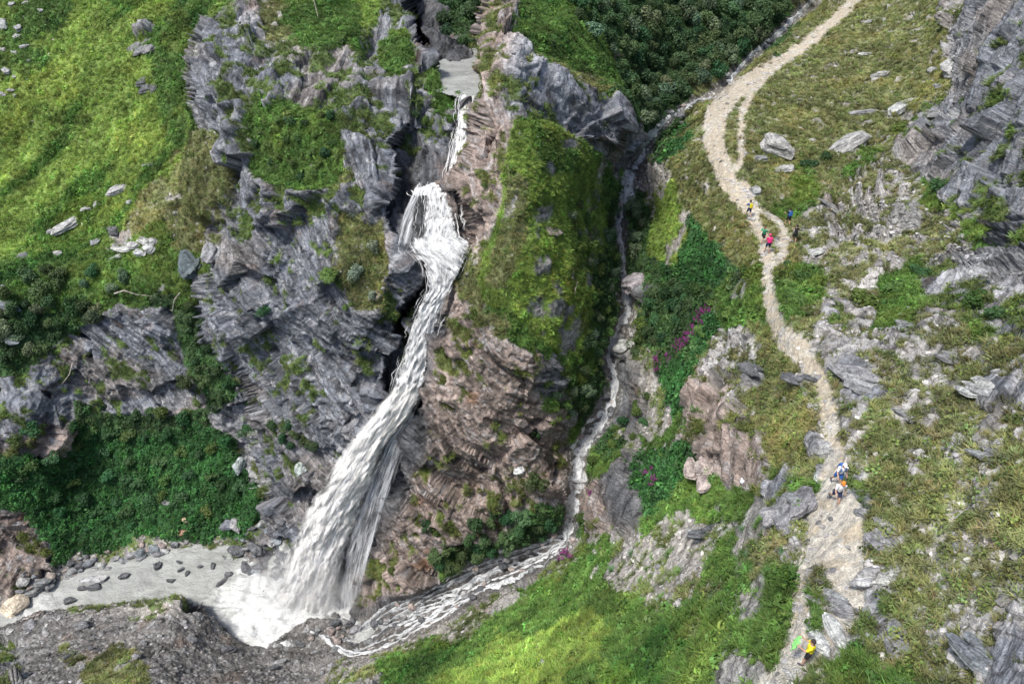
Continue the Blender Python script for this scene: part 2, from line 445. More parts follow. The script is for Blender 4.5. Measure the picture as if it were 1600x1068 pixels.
T1 = {1: (0.82, 0.0, -0.56), 0: (0.85, 0, -0.5), 2: (0.8, 0, -0.6), 3: (0.78, 0.0, -0.62)}
DIPD = (0.15, 0.9, 0.3)
AX = np.zeros(SH + (3,))
AT = np.zeros(SH + (3,))
for k in range(4):
    AX[LAYER == k] = strata_axis(T1[k], DIPD)
    AT[LAYER == k] = unit(T1[k])
tt = (sstep(430, 330, PY) * sstep(1280, 1400, PX))[..., None]
hx = strata_axis((1, 0.0, -0.10), (0.0, 0.85, 0.5)) * (1 - tt) + strata_axis((0.72, 0.1, 0.62), (-0.3, 0.8, 0.4)) * tt
ht = np.array(unit((1, 0, -0.1))) * (1 - tt) + np.array(unit((0.72, 0.1, 0.62))) * tt
AX = np.where((LAYER == 4)[..., None], hx, AX)
AT = np.where((LAYER == 4)[..., None], ht, AT)
AX /= np.linalg.norm(AX, axis=-1, keepdims=True)
AT /= np.linalg.norm(AT, axis=-1, keepdims=True)
fold = np.stack([fbm(P3 * 0.05 + k * 19, 3) for k in range(3)], -1).reshape(SH + (3,))
Pw = W + fold * 1.7
U = (Pw * AX).sum(-1)
V_ = (Pw * AT).sum(-1)
X_ = (Pw * np.cross(AX, AT)).sum(-1)
Uf = flat(U)
UVW = np.stack([Uf, flat(V_), flat(X_)], -1)
side = unit((0.5, 0.6, 0.3))


def aniso(fu, fv, ph):
    return vn(UVW * np.array([fu, fv, fv]) + ph)


def saw(u, f, ph):
    v = u * f + ph
    return v - np.floor(v)


def blocky(fu, fv, ph, warp):
    """slabs bounded by bedding and two joint sets: each block sits a little proud or back and tilts"""
    q_ = UVW * np.array([fu, fv, fv * 0.9]) + ph + warp[:, None] * np.array([0.5, 0.25, 0.25])
    a_ = np.floor(q_[:, 0]).astype(np.int64)
    sh_ = LAT[a_ & 63, (a_ * 7) & 63, 5] * 3.0
    qv = q_[:, 1] + sh_
    b_ = np.floor(qv).astype(np.int64)
    qx = q_[:, 2] + sh_ * 1.7
    c_ = np.floor(qx).astype(np.int64)
    h1 = LAT[a_ & 63, b_ & 63, c_ & 63]
    h2 = LAT[(a_ + 9) & 63, (b_ + 21) & 63, (c_ + 33) & 63]
    h3 = LAT[(a_ + 29) & 63, (b_ + 11) & 63, (c_ + 3) & 63]
    fu_, fv_ = q_[:, 0] - a_ - 0.5, qv - b_ - 0.5
    return h1 + 0.9 * h2 * fu_ + 1.1 * h3 * fv_ + 0.5 * fu_


n03 = fbm(P3 * 0.22 + 8, 3)
n1 = vn(P3 * 0.9 + 4)
w1_, w2_ = fbm(P3 * 0.35 + 77, 3), fbm(P3 * 1.1 + 87, 2)
strat = (0.80 * (saw(Uf, 0.26, 0.5 * n03) - 0.5) * sstep(-0.2, 0.5, vn(P3 * 0.10 + 90))
         + 0.42 * blocky(0.42, 0.11, 3.3, 0.4 * w1_) + 0.13 * blocky(1.35, 0.34, 9.1, 0.4 * w1_) + 0.065 * blocky(3.2, 0.9, 21.7, 0.4 * w2_)
         + 0.06 * aniso(3.1, 0.35, 15))
big = fbm(P3 * 0.09 + 2, 3, 0.5)
f1, f2, cellv, tl = worley(UVW * np.array([0.26, 0.15, 0.15]) + fold.reshape(-1, 3) * 0.6)
blocks = tl * 3.2 + (cellv - 0.5) * 0.5
small = 0.06 * blocky(2.3, 1.5, 41.0, w2_)
fine = fbm(P3 * 2.8, 3, 0.65) * 0.09
farm = np.clip(D / 60.0, 0.45, 1.25)
disp_rock = (strat + blocks + small + fine + big * 1.3).reshape(SH) * farm
lump = (fbm(P3 * 0.35 + 14, 3) * 0.6 + fbm(P3 * 1.5 + 24, 3) * 0.16).reshape(SH)
disp_veg = lump * 0.9 * farm
disp_scree = (fbm(P3 * 1.7 + 44, 4, 0.6) * 0.28 + small * 0.6).reshape(SH) + lump * 0.5 * farm
disp = disp_rock * rock_s + (1 - rock_s) * (disp_veg * veg_s + disp_scree * (1 - veg_s))
disp_path = (fbm(P3 * 2.2 + 64, 4, 0.6) * 0.07 + 0.16 * (saw(Uf, 1.6, n1) - 0.5) * sstep(0.0, 0.3, n03)).reshape(SH)
pm = blur(PATHM, 2, 1)
disp = disp * (1 - pm) + (disp_path - 0.10) * pm
bm_ = blur(BEDM, 3, 1)
disp = disp * (1 - 0.85 * bm_) - 0.25 * bm_
calm = blur((poly_sdf(PX, PY, [(695, 112), (760, 108), (760, 158), (722, 158), (700, 146)]) > 0).astype(float), 4, 2)
disp = disp * (1 - calm) - 0.2 * calm
W = W + N * disp[..., None]
NF = grid_normals(W)
NS = grid_normals(blur(W, 2, 1))

# ------------------------------------------------------------------ ground colours (albedo of soil, plants and stone)
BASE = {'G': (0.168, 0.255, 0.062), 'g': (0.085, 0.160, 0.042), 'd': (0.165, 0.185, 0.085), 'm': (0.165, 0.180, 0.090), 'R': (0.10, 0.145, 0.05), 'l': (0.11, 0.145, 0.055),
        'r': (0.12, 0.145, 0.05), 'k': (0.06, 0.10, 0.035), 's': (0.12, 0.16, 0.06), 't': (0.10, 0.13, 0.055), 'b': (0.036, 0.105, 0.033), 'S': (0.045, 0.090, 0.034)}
STONE = {'G': (0.33, 0.32, 0.30), 'g': (0.31, 0.31, 0.30), 'd': (0.34, 0.33, 0.31), 'm': (0.335, 0.33, 0.325), 'R': (0.168, 0.184, 0.212), 'l': (0.29, 0.30, 0.32), 'r': (0.290, 0.238, 0.212),
         'k': (0.085, 0.09, 0.10), 's': (0.33, 0.315, 0.29), 't': (0.16, 0.155, 0.15), 'b': (0.22, 0.215, 0.21), 'S': (0.21, 0.22, 0.23)}
base = np.array([BASE[c] for c in CODES])[C]
stone = np.array([STONE[c] for c in CODES])[C]
stone = blur(stone, 5, 2)
brn = sstep(0.0, 0.35, fbm(P3 * np.array([0.10, 0.10, 0.16]) + 611, 4, 0.6)).reshape(SH)[..., None] * cls('R', 'l')[..., None]
stone = stone * (1 - 0.55 * brn) + np.array([0.27, 0.235, 0.205]) * 0.55 * brn
v1 = fbm(P3 * 0.25 + 101, 4, 0.6).reshape(SH)[..., None]
v2 = fbm(P3 * 2.2 + 131, 3, 0.6).reshape(SH)[..., None]
dslope = unit(W[np.searchsorted(gy, 60), np.searchsorted(gx, 260)] - W[np.searchsorted(gy, 300), np.searchsorted(gx, 40)])
dcross = unit(np.cross(dslope, N[np.searchsorted(gy, 200), np.searchsorted(gx, 140)]))
STREAK = fbm(np.stack([P3 @ dcross * 0.42, P3 @ dslope * 0.075, P3[:, 2] * 0.05], -1) + 400, 4, 0.6).reshape(SH)
STREAK = np.where((LAYER == 0) | ((LAYER == 4) & (PY > 850)), STREAK, 0.5 * STREAK)
base = base * (1 + 0.45 * v1 + 0.35 * v2) * np.clip(1 + 0.75 * STREAK, 0.45, 1.7)[..., None]
lush = sstep(0.1, 0.4, -STREAK)[..., None] * cls('G', 'g')[..., None]
base = base * (1 - lush) + base * np.array([0.62, 0.88, 0.75]) * lush
base = base + np.array([0.03, 0.014, 0.0]) * sstep(0.05, 0.45, fbm(P3 * 0.18 + 161, 4).reshape(SH))[..., None] * (cls('G', 'g', 'd')[..., None])
band = aniso(1.9, 0.16, 45).reshape(SH)[..., None]
band2 = aniso(6.5, 0.8, 65).reshape(SH)[..., None]
stone = stone * np.clip(1 + 0.42 * band + 0.45 * band2 + 0.35 * v2 + 0.30 * v1, 0.25, 2.2)
pale = sstep(0.12, 0.45, fbm(UVW * np.array([2.4, 1.0, 1.0]) + 201, 4, 0.75)).reshape(SH)[..., None]
pk = np.where(cls('k'), 0.15, 0.6)[..., None]
stone = stone * (1 - pk * pale) + np.array([0.50, 0.51, 0.53]) * pk * pale
dk = sstep(0.15, 0.5, fbm(UVW * np.array([1.6, 0.5, 0.5]) + 251, 3, 0.7)).reshape(SH)[..., None]
stone = stone * (1 - 0.55 * dk)
rust = sstep(0.30, 0.55, fbm(P3 * 0.3 + 231, 4, 0.6)).reshape(SH)[..., None]
rust = rust * np.where(cls('r'), 0.55, 0.18)[..., None]
stone = stone * (1 - rust) + np.array([0.34, 0.19, 0.11]) * rust
dust = np.array([0.44, 0.395, 0.315]) * (1 + 0.16 * v2 + 0.12 * v1)
pstone = np.array([0.47, 0.45, 0.40]) * (1 + 0.2 * v2 + 0.15 * band2)
pmix = sstep(-0.05, 0.2, fbm(P3 * 0.9 + 271, 3).reshape(SH) + 0.4 * sstep(690, 800, PY) - 0.15)[..., None]
dust = dust * (1 - pmix) + pstone * pmix
bed = np.array([0.125, 0.118, 0.11]) * (1 + 0.5 * v2 + 0.3 * band2)
vcol = base * veg[..., None] + stone * (1 - veg[..., None])
vcol = vcol * (1 - PATHM[..., None]) + dust * PATHM[..., None]
vcol = vcol * (1 - 0.85 * BEDM[..., None]) + bed * 0.85 * BEDM[..., None]
vcol = np.clip(vcol, 0.01, 0.8)
WET = np.clip(cls('k') * 1.0 + 0.6 * BEDM, 0, 1)
WET = blur(WET, 6, 2)
vcol = np.clip(vcol, 0.01, 0.8)
RK = np.clip(1 - veg, 0, 1) * (1 - 0.5 * PATHM) * np.where(cls('r'), 0.35, np.where(cls('s', 't', 'd', 'm'), 0.5, 0.85))
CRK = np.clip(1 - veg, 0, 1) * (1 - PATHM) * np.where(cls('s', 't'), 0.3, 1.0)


# ------------------------------------------------------------------ look-ups on the finished land
def gidx(px, py):
    fx = np.interp(px, gx, np.arange(NC))
    fy = np.interp(py, gy, np.arange(NR))
    return fx, fy


def at(px, py, A=None):
    A = W if A is None else A
    fx, fy = gidx(px, py)
    x0, y0 = int(min(fx, NC - 2)), int(min(fy, NR - 2))
    tx, ty = fx - x0, fy - y0
    v = (A[y0, x0] * (1 - tx) + A[y0, x0 + 1] * tx) * (1 - ty) + (A[y0 + 1, x0] * (1 - tx) + A[y0 + 1, x0 + 1] * tx) * ty
    return v


def nrm(px, py):
    return unit(at(px, py, NS))


def pxm(px, py):
    """photo pixels per metre at that spot"""
    p = at(px, py) - np.array([0, 0, CAMZ])
    return FPX / float(p @ np.array([0, CP, -SP]))


# ------------------------------------------------------------------ materials
def new_mat(name):
    m = bpy.data.materials.new(name)
    m.use_nodes = True
    nt = m.node_tree
    return m, nt, nt.nodes, nt.links, nt.nodes['Principled BSDF']


def nd(ns, t, **kw):
    n = ns.new(t)
    for k, v in kw.items():
        setattr(n, k, v)
    return n


def mixc(ns, ln, blend, fac, a, b):
    n = ns.new('ShaderNodeMix')
    n.data_type = 'RGBA'
    n.blend_type = blend
    for s, v in ((n.inputs[0], fac), (n.inputs[6], a), (n.inputs[7], b)):
        if isinstance(v, (int, float)):
            s.default_value = v
        elif isinstance(v, tuple):
            s.default_value = v
        else:
            ln.new(v, s)
    return n.outputs[2]


def rampc(ns, ln, src, stops):
    r = ns.new('ShaderNodeValToRGB')
    el = r.color_ramp.elements
    while len(el) < len(stops):
        el.new(0.5)
    for e, (p, c) in zip(el, stops):
        e.position = p
        e.color = c if len(c) == 4 else (*c, 1)
    ln.new(src, r.inputs[0])
    return r.outputs[0]


def noise(ns, ln, vec, scale, detail=5, rough=0.6):
    n = ns.new('ShaderNodeTexNoise')
    n.inputs['Scale'].default_value = scale
    n.inputs['Detail'].default_value = detail
    n.inputs['Roughness'].default_value = rough
    if vec is not None:
        ln.new(vec, n.inputs['Vector'])
    return n


def terrain_material():
    m, nt, ns, ln, bs = new_mat('mountain_ground')
    geo = ns.new('ShaderNodeNewGeometry')
    pos = geo.outputs['Position']
    col = nd(ns, 'ShaderNodeAttribute', attribute_name='Col').outputs['Color']
    prm = nd(ns, 'ShaderNodeAttribute', attribute_name='Prm').outputs['Color']
    stt = nd(ns, 'ShaderNodeAttribute', attribute_name='Strat').outputs['Fac']
    sep = ns.new('ShaderNodeSeparateColor')
    ln.new(prm, sep.inputs[0])
    a = noise(ns, ln, pos, 3.0, 5, 0.7)
    b = noise(ns, ln, pos, 14.0, 2, 0.7)
    c1 = rampc(ns, ln, a.outputs['Fac'], [(0.30, (0.62, 0.62, 0.62)), (0.5, (1, 1, 1)), (0.70, (1.38, 1.37, 1.35))])
    c2 = rampc(ns, ln, b.outputs['Fac'], [(0.33, (0.70, 0.70, 0.71)), (0.66, (1.30, 1.29, 1.28))])
    cc = mixc(ns, ln, 'MULTIPLY', 1.0, mixc(ns, ln, 'MULTIPLY', 1.0, col, c1), c2)
    # fine laminae of the schist
    mult = ns.new('ShaderNodeMath'); mult.operation = 'MULTIPLY'
    ln.new(stt, mult.inputs[0]); mult.inputs[1].default_value = 1.0
    sx = ns.new('ShaderNodeSeparateXYZ'); ln.new(pos, sx.inputs[0])
    cx = ns.new('ShaderNodeCombineXYZ')
    for k, (src, f) in enumerate(((mult.outputs[0], 7.0), (sx.outputs[0], 0.55), (sx.outputs[1], 0.55))):
        mm = ns.new('ShaderNodeMath'); mm.operation = 'MULTIPLY'; mm.inputs[1].default_value = f
        ln.new(src, mm.inputs[0]); ln.new(mm.outputs[0], cx.inputs[k])
    lam = noise(ns, ln, cx.outputs[0], 1.0, 4, 0.65)
    lc = rampc(ns, ln, lam.outputs['Fac'], [(0.34, (0.55, 0.55, 0.57)), (0.5, (1, 1, 1)), (0.66, (1.35, 1.35, 1.36))])
    cc = mixc(ns, ln, 'MULTIPLY', sep.outputs[0], cc, lc)
    # joints and cracks: shade of the recesses painted into the colour as dark lines
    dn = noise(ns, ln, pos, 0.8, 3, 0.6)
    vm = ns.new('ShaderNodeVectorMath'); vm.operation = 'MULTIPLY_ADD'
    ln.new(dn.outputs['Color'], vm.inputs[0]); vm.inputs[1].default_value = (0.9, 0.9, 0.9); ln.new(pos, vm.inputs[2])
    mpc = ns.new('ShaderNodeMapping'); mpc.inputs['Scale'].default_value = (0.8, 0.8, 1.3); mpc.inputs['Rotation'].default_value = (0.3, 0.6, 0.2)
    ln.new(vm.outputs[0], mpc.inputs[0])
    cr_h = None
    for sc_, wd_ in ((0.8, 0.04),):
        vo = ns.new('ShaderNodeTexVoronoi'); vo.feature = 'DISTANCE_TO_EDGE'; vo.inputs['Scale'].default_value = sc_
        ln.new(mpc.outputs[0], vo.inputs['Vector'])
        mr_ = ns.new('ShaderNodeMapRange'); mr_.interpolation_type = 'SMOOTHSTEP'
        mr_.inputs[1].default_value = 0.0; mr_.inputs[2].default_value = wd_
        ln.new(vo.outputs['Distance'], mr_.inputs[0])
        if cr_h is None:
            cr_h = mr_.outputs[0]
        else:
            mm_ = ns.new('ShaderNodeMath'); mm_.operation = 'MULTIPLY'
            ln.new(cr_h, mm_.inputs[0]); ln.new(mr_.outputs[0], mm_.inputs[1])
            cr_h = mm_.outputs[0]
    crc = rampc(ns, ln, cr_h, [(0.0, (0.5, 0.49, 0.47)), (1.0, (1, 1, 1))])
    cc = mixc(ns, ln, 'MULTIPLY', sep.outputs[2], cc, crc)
    crm = ns.new('ShaderNodeMath'); crm.operation = 'MULTIPLY'
    ln.new(cr_h, crm.inputs[0]); ln.new(sep.outputs[2], crm.inputs[1])
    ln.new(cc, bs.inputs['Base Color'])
    # gloss only where the rock is wet
    rr = ns.new('ShaderNodeMapRange')
    ln.new(sep.outputs[1], rr.inputs[0])
    rr.inputs[3].default_value = 0.9; rr.inputs[4].default_value = 0.38
    ln.new(rr.outputs[0], bs.inputs['Roughness'])
    bs.inputs['Specular IOR Level'].default_value = 0.35
    add = ns.new('ShaderNodeMath'); add.operation = 'ADD'
    m1 = ns.new('ShaderNodeMath'); m1.operation = 'MULTIPLY'
    ln.new(lam.outputs['Fac'], m1.inputs[0]); ln.new(sep.outputs[0], m1.inputs[1])
    ln.new(m1.outputs[0], add.inputs[0]); ln.new(a.outputs['Fac'], add.inputs[1])
    bp = ns.new('ShaderNodeBump')
    bp.inputs['Strength'].default_value = 0.9
    bp.inputs['Distance'].default_value = 0.28
    ln.new(add.outputs[0], bp.inputs['Height'])
    ln.new(bp.outputs[0], bs.inputs['Normal'])
    return m


MAT_GROUND = terrain_material()


def stone_material():
    m, nt, ns, ln, bs = new_mat('boulder_stone')
    tc = ns.new('ShaderNodeTexCoord')
    geo = ns.new('ShaderNodeNewGeometry')
    oi = ns.new('ShaderNodeObjectInfo')
    a = noise(ns, ln, geo.outputs['Position'], 2.2, 7, 0.7)
    b = noise(ns, ln, geo.outputs['Position'], 11.0, 4, 0.7)
    mp = ns.new('ShaderNodeMapping')
    mp.inputs['Scale'].default_value = (0.6, 0.6, 5.0)
    ln.new(tc.outputs['Object'], mp.inputs[0])
    l = noise(ns, ln, mp.outputs[0], 1.6, 5, 0.65)
    c1 = rampc(ns, ln, a.outputs['Fac'], [(0.3, (0.40, 0.40, 0.42)), (0.48, (1, 1, 1)), (0.68, (1.6, 1.6, 1.58))])
    c2 = rampc(ns, ln, b.outputs['Fac'], [(0.35, (0.6, 0.6, 0.61)), (0.65, (1.4, 1.4, 1.38))])
    c3 = rampc(ns, ln, l.outputs['Fac'], [(0.38, (0.4, 0.4, 0.41)), (0.5, (1, 1, 1)), (0.62, (1.3, 1.3, 1.3))])
    cc = mixc(ns, ln, 'MULTIPLY', 1.0, oi.outputs['Color'], c1)
    cc = mixc(ns, ln, 'MULTIPLY', 1.0, cc, c2)
    cc = mixc(ns, ln, 'MULTIPLY', 0.8, cc, c3)
    ln.new(cc, bs.inputs['Base Color'])
    bs.inputs['Roughness'].default_value = 0.85
    bs.inputs['Specular IOR Level'].default_value = 0.3
    ad = ns.new('ShaderNodeMath'); ad.operation = 'ADD'
    ln.new(a.outputs['Fac'], ad.inputs[0]); ln.new(l.outputs['Fac'], ad.inputs[1])
    bp = ns.new('ShaderNodeBump'); bp.inputs['Strength'].default_value = 0.8; bp.inputs['Distance'].default_value = 0.2
    ln.new(ad.outputs[0], bp.inputs['Height']); ln.new(bp.outputs[0], bs.inputs['Normal'])
    return m


MAT_STONE = stone_material()


def leaf_material(name, from_instancer, trans=0.25):
    m, nt, ns, ln, bs = new_mat(name)
    if from_instancer:
        c = nd(ns, 'ShaderNodeAttribute', attribute_name='tint', attribute_type='INSTANCER').outputs['Color']
    else:
        c = ns.new('ShaderNodeObjectInfo').outputs['Color']
    v = nd(ns, 'ShaderNodeAttribute', attribute_name='Leaf').outputs['Color']
    c = mixc(ns, ln, 'MULTIPLY', 1.0, c, v)
    ln.new(c, bs.inputs['Base Color'])
    bs.inputs['Roughness'].default_value = 0.6
    bs.inputs['Specular IOR Level'].default_value = 0.25
    tr = ns.new('ShaderNodeBsdfTranslucent')
    ln.new(c, tr.inputs[0])
    mx = ns.new('ShaderNodeMixShader'); mx.inputs[0].default_value = trans
    ln.new(bs.outputs[0], mx.inputs[1]); ln.new(tr.outputs[0], mx.inputs[2])
    ln.new(mx.outputs[0], ns['Material Output'].inputs[0])
    return m


MAT_TUFT = leaf_material('grass_blades', True)
MAT_LEAF = leaf_material('shrub_leaves', False)


def water_material(name, deep, foam, rough, scale, bump, foam_lo, foam_hi):
    """milky glacier water with foam; the attribute Foam says where it breaks"""
    m, nt, ns, ln, bs = new_mat(name)
    geo = ns.new('ShaderNodeNewGeometry')
    fo = nd(ns, 'ShaderNodeAttribute', attribute_name='Foam').outputs['Fac']
    fl = nd(ns, 'ShaderNodeAttribute', attribute_name='Flow').outputs['Vector']
    a = noise(ns, ln, fl, scale, 6, 0.68)
    a.inputs['Distortion'].default_value = 0.7
    b = noise(ns, ln, fl, scale * 4.3, 4, 0.65)
    s = ns.new('ShaderNodeMath'); s.operation = 'MULTIPLY_ADD'
    ln.new(b.outputs['Fac'], s.inputs[0]); s.inputs[1].default_value = 0.45
    ln.new(a.outputs['Fac'], s.inputs[2])
    t = ns.new('ShaderNodeMath'); t.operation = 'ADD'
    ln.new(s.outputs[0], t.inputs[0]); ln.new(fo, t.inputs[1])
    mr = ns.new('ShaderNodeMapRange'); mr.inputs[1].default_value = foam_lo; mr.inputs[2].default_value = foam_hi
    mr.interpolation_type = 'SMOOTHSTEP'
    ln.new(t.outputs[0], mr.inputs[0])
    big_ = noise(ns, ln, fl, scale * 0.28, 3, 0.6)
    big_.inputs['Distortion'].default_value = 1.5
    dv_ = rampc(ns, ln, big_.outputs['Fac'], [(0.35, tuple(v * 0.78 for v in deep)), (0.65, tuple(v * 1.15 for v in deep))])
    cc = mixc(ns, ln, 'MIX', mr.outputs[0], dv_, (*foam, 1))
    ln.new(cc, bs.inputs['Base Color'])
    r2 = ns.new('ShaderNodeMapRange'); r2.inputs[3].default_value = rough; r2.inputs[4].default_value = 0.75
    ln.new(mr.outputs[0], r2.inputs[0]); ln.new(r2.outputs[0], bs.inputs['Roughness'])
    bs.inputs['Specular IOR Level'].default_value = 0.4
    bp = ns.new('ShaderNodeBump'); bp.inputs['Strength'].default_value = bump; bp.inputs['Distance'].default_value = 0.25
    ln.new(s.outputs[0], bp.inputs['Height']); ln.new(bp.outputs[0], bs.inputs['Normal'])
    return m


MAT_RIVER = water_material('milky_river_water', (0.345, 0.36, 0.35), (0.66, 0.68, 0.68), 0.24, 0.9, 1.0, 0.80, 1.22)
MAT_STREAM = water_material('stream_water', (0.16, 0.18, 0.19), (0.66, 0.68, 0.70), 0.15, 2.6, 0.9, 0.50, 0.86)


def fall_material(name, across, along, lo, hi, deep, foam):
    """falling white water: streaks along the flow, torn open where it thins (attribute Foam = thickness)"""
    m, nt, ns, ln, bs = new_mat(name)
    fo = nd(ns, 'ShaderNodeAttribute', attribute_name='Foam').outputs['Fac']
    fl = nd(ns, 'ShaderNodeAttribute', attribute_name='Flow').outputs['Vector']

    def streak(sx, sy, det):
        mp = ns.new('ShaderNodeMapping')
        mp.inputs['Scale'].default_value = (sx, sy, 1)
        ln.new(fl, mp.inputs[0])
        n_ = noise(ns, ln, mp.outputs[0], 1.0, det, 0.65)
        n_.inputs['Distortion'].default_value = 0.5
        return n_.outputs['Fac']
    a = streak(across, along, 6)
    b = streak(across * 4.0, along * 3.0, 5)
    s1 = ns.new('ShaderNodeMath'); s1.operation = 'MULTIPLY_ADD'
    ln.new(b, s1.inputs[0]); s1.inputs[1].default_value = 0.5; ln.new(a, s1.inputs[2])
    t = ns.new('ShaderNodeMath'); t.operation = 'ADD'
    ln.new(s1.outputs[0], t.inputs[0]); ln.new(fo, t.inputs[1])
    mr = ns.new('ShaderNodeMapRange'); mr.inputs[1].default_value = lo; mr.inputs[2].default_value = hi
    mr.interpolation_type = 'SMOOTHSTEP'
    ln.new(t.outputs[0], mr.inputs[0])
    cr = ns.new('ShaderNodeMapRange'); cr.inputs[1].default_value = 0.52; cr.inputs[2].default_value = 0.98
    ln.new(s1.outputs[0], cr.inputs[0])
    iv = ns.new('ShaderNodeMath'); iv.operation = 'SUBTRACT'; iv.inputs[0].default_value = 1.0; ln.new(mr.outputs[0], iv.inputs[1])
    mx_ = ns.new('ShaderNodeMath'); mx_.operation = 'MAXIMUM'; ln.new(iv.outputs[0], mx_.inputs[0]); ln.new(cr.outputs[0], mx_.inputs[1])
    cc = mixc(ns, ln, 'MIX', mx_.outputs[0], (*deep, 1), (*foam, 1))
    ln.new(cc, bs.inputs['Base Color'])
    bs.inputs['Roughness'].default_value = 0.6
    bs.inputs['Specular IOR Level'].default_value = 0.25
    ln.new(mr.outputs[0], bs.inputs['Alpha'])
    bp = ns.new('ShaderNodeBump'); bp.inputs['Strength'].default_value = 0.4; bp.inputs['Distance'].default_value = 0.15
    ln.new(s1.outputs[0], bp.inputs['Height']); ln.new(bp.outputs[0], bs.inputs['Normal'])
    return m


MAT_FALL = fall_material('turbulent_white_water', 2.0, 1.15, 0.50, 0.72, (0.22, 0.23, 0.235), (0.88, 0.89, 0.90))
MAT_JET = fall_material('plunging_white_water', 0.75, 0.26, 0.40, 0.80, (0.50, 0.495, 0.475), (0.82, 0.82, 0.81))
MAT_VEIL = fall_material('thin_water_veil', 1.8, 0.12, 0.66, 1.12, (0.62, 0.65, 0.69), (0.88, 0.90, 0.93))
MAT_THREAD = water_material('water_thread', (0.50, 0.50, 0.50), (0.76, 0.77, 0.77), 0.4, 1.0, 0.2, 0.45, 0.9)


def plain(name, c, rough=0.8):
    m, nt, ns, ln, bs = new_mat(name)
    geo = ns.new('ShaderNodeNewGeometry')
    n = noise(ns, ln, geo.outputs['Position'], 25, 4, 0.6)
    r = rampc(ns, ln, n.outputs['Fac'], [(0.3, tuple(x * 0.8 for x in c)), (0.7, tuple(min(1, x * 1.15) for x in c))])
    ln.new(r, bs.inputs['Base Color'])
    bs.inputs['Roughness'].default_value = rough
    return m


# ------------------------------------------------------------------ object helpers
def raw_mesh(name, verts, quads, mat, smooth=True):
    verts = np.asarray(verts, F4)
    quads = np.asarray(quads, np.int32)
    me = bpy.data.meshes.new(name)
    k = quads.shape[1]
    me.vertices.add(len(verts))
    me.vertices.foreach_set('co', verts.ravel())
    me.loops.add(quads.size)
    me.loops.foreach_set('vertex_index', quads.ravel())
    me.polygons.add(len(quads))
    me.polygons.foreach_set('loop_start', np.arange(0, quads.size, k, dtype=np.int32))
    me.polygons.foreach_set('loop_total', np.full(len(quads), k, np.int32))
    me.polygons.foreach_set('use_smooth', np.full(len(quads), smooth, bool))
    me.update(calc_edges=True)
    if mat:
        me.materials.append(mat)
    return me


def col_attr(me, name, rgb):
    a = me.color_attributes.new(name, 'FLOAT_COLOR', 'POINT')
    rgba = np.ones((len(rgb), 4), F4)
    rgba[:, :3] = rgb
    a.data.foreach_set('color', rgba.ravel())


def flt_attr(me, name, v):
    a = me.attributes.new(name, 'FLOAT', 'POINT')
    a.data.foreach_set('value', np.asarray(v, F4).ravel())


def vec_attr(me, name, v):
    a = me.attributes.new(name, 'FLOAT_VECTOR', 'POINT')
    a.data.foreach_set('vector', np.asarray(v, F4).ravel())


def link(name, data, parent=None):
    o = bpy.data.objects.new(name, data)
    COL.objects.link(o)
    if parent:
        o.parent = parent
    return o


def tag(o, label=None, cat=None, group=None, kind=None):
    if label:
        o['label'] = label
    if cat:
        o['category'] = cat
    if group:
        o['group'] = group
    if kind:
        o['kind'] = kind
    return o


# ------------------------------------------------------------------ build the land as separate landforms
REG = LAYER.copy()
REG[PATHM > 0.5] = 5
fr = REG[:-1, :-1]
ii = np.arange(NR * NC).reshape(SH)
Q = np.stack([ii[:-1, :-1], ii[1:, :-1], ii[1:, 1:], ii[:-1, 1:]], -1)
Wf = W.reshape(-1, 3)
vc = vcol.reshape(-1, 3)
prm = np.stack([flat(RK), flat(WET), flat(CRK)], -1)
LAND = [('mountainside', 'bright green mountainside left of the gorge with a shaded hollow below', 'mountainside'),
        ('cliff', 'grey layered cliff left of the waterfall', 'cliff'),
        ('gorge', 'dark wet gorge bed behind the waterfall', 'gorge'),
        ('rock_rib', 'reddish rock rib with grassy back between waterfall and side stream', 'rock rib'),
        ('hillside', 'stony grass hillside on the right and in the foreground', 'hillside'),
        ('footpath', 'pale dusty footpath winding along the right hillside', 'path')]
LANDOBJ = {}
for rid, (nm, lab, cat) in enumerate(LAND):
    qs = Q[fr == rid]
    u, inv = np.unique(qs.ravel(), return_inverse=True)
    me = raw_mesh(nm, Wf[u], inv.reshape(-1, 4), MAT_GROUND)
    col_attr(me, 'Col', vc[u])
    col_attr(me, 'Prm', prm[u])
    flt_attr(me, 'Strat', Uf[u])
    LANDOBJ[nm] = tag(link(nm, me), lab, cat, kind='structure')


# ------------------------------------------------------------------ water: river, upper pool
def water_sheet(name, x0, x1, y0, y1, z, step, mat, foam, flow, hgt, label, cat, keep=None):
    xs = np.arange(x0, x1, step)
    ys = np.arange(y0, y1, step)
    X, Y = np.meshgrid(xs, ys)
    P = np.stack([X.ravel(), Y.ravel(), np.zeros(X.size)], -1)
    fo = foam(P)
    P[:, 2] = z + CAMZ + hgt(P, fo)
    n0, n1_ = X.shape
    i = np.arange(X.size).reshape(X.shape)
    q = np.stack([i[:-1, :-1], i[:-1, 1:], i[1:, 1:], i[1:, :-1]], -1).reshape(-1, 4)
    if keep is not None:
        q = q[keep(P[q].mean(1))]
        u, inv = np.unique(q.ravel(), return_inverse=True)
        P, fo, q = P[u], fo[u], inv.reshape(-1, 4)
    me = raw_mesh(name, P, q, mat)
    flt_attr(me, 'Foam', fo)
    vec_attr(me, 'Flow', flow(P))
    return tag(link(name, me), label, cat, kind='structure')


IMPACT = (ray(478, 945) * zc_of(945, RIVER_Z))
IMP2 = (ray(415, 965) * zc_of(965, RIVER_Z))


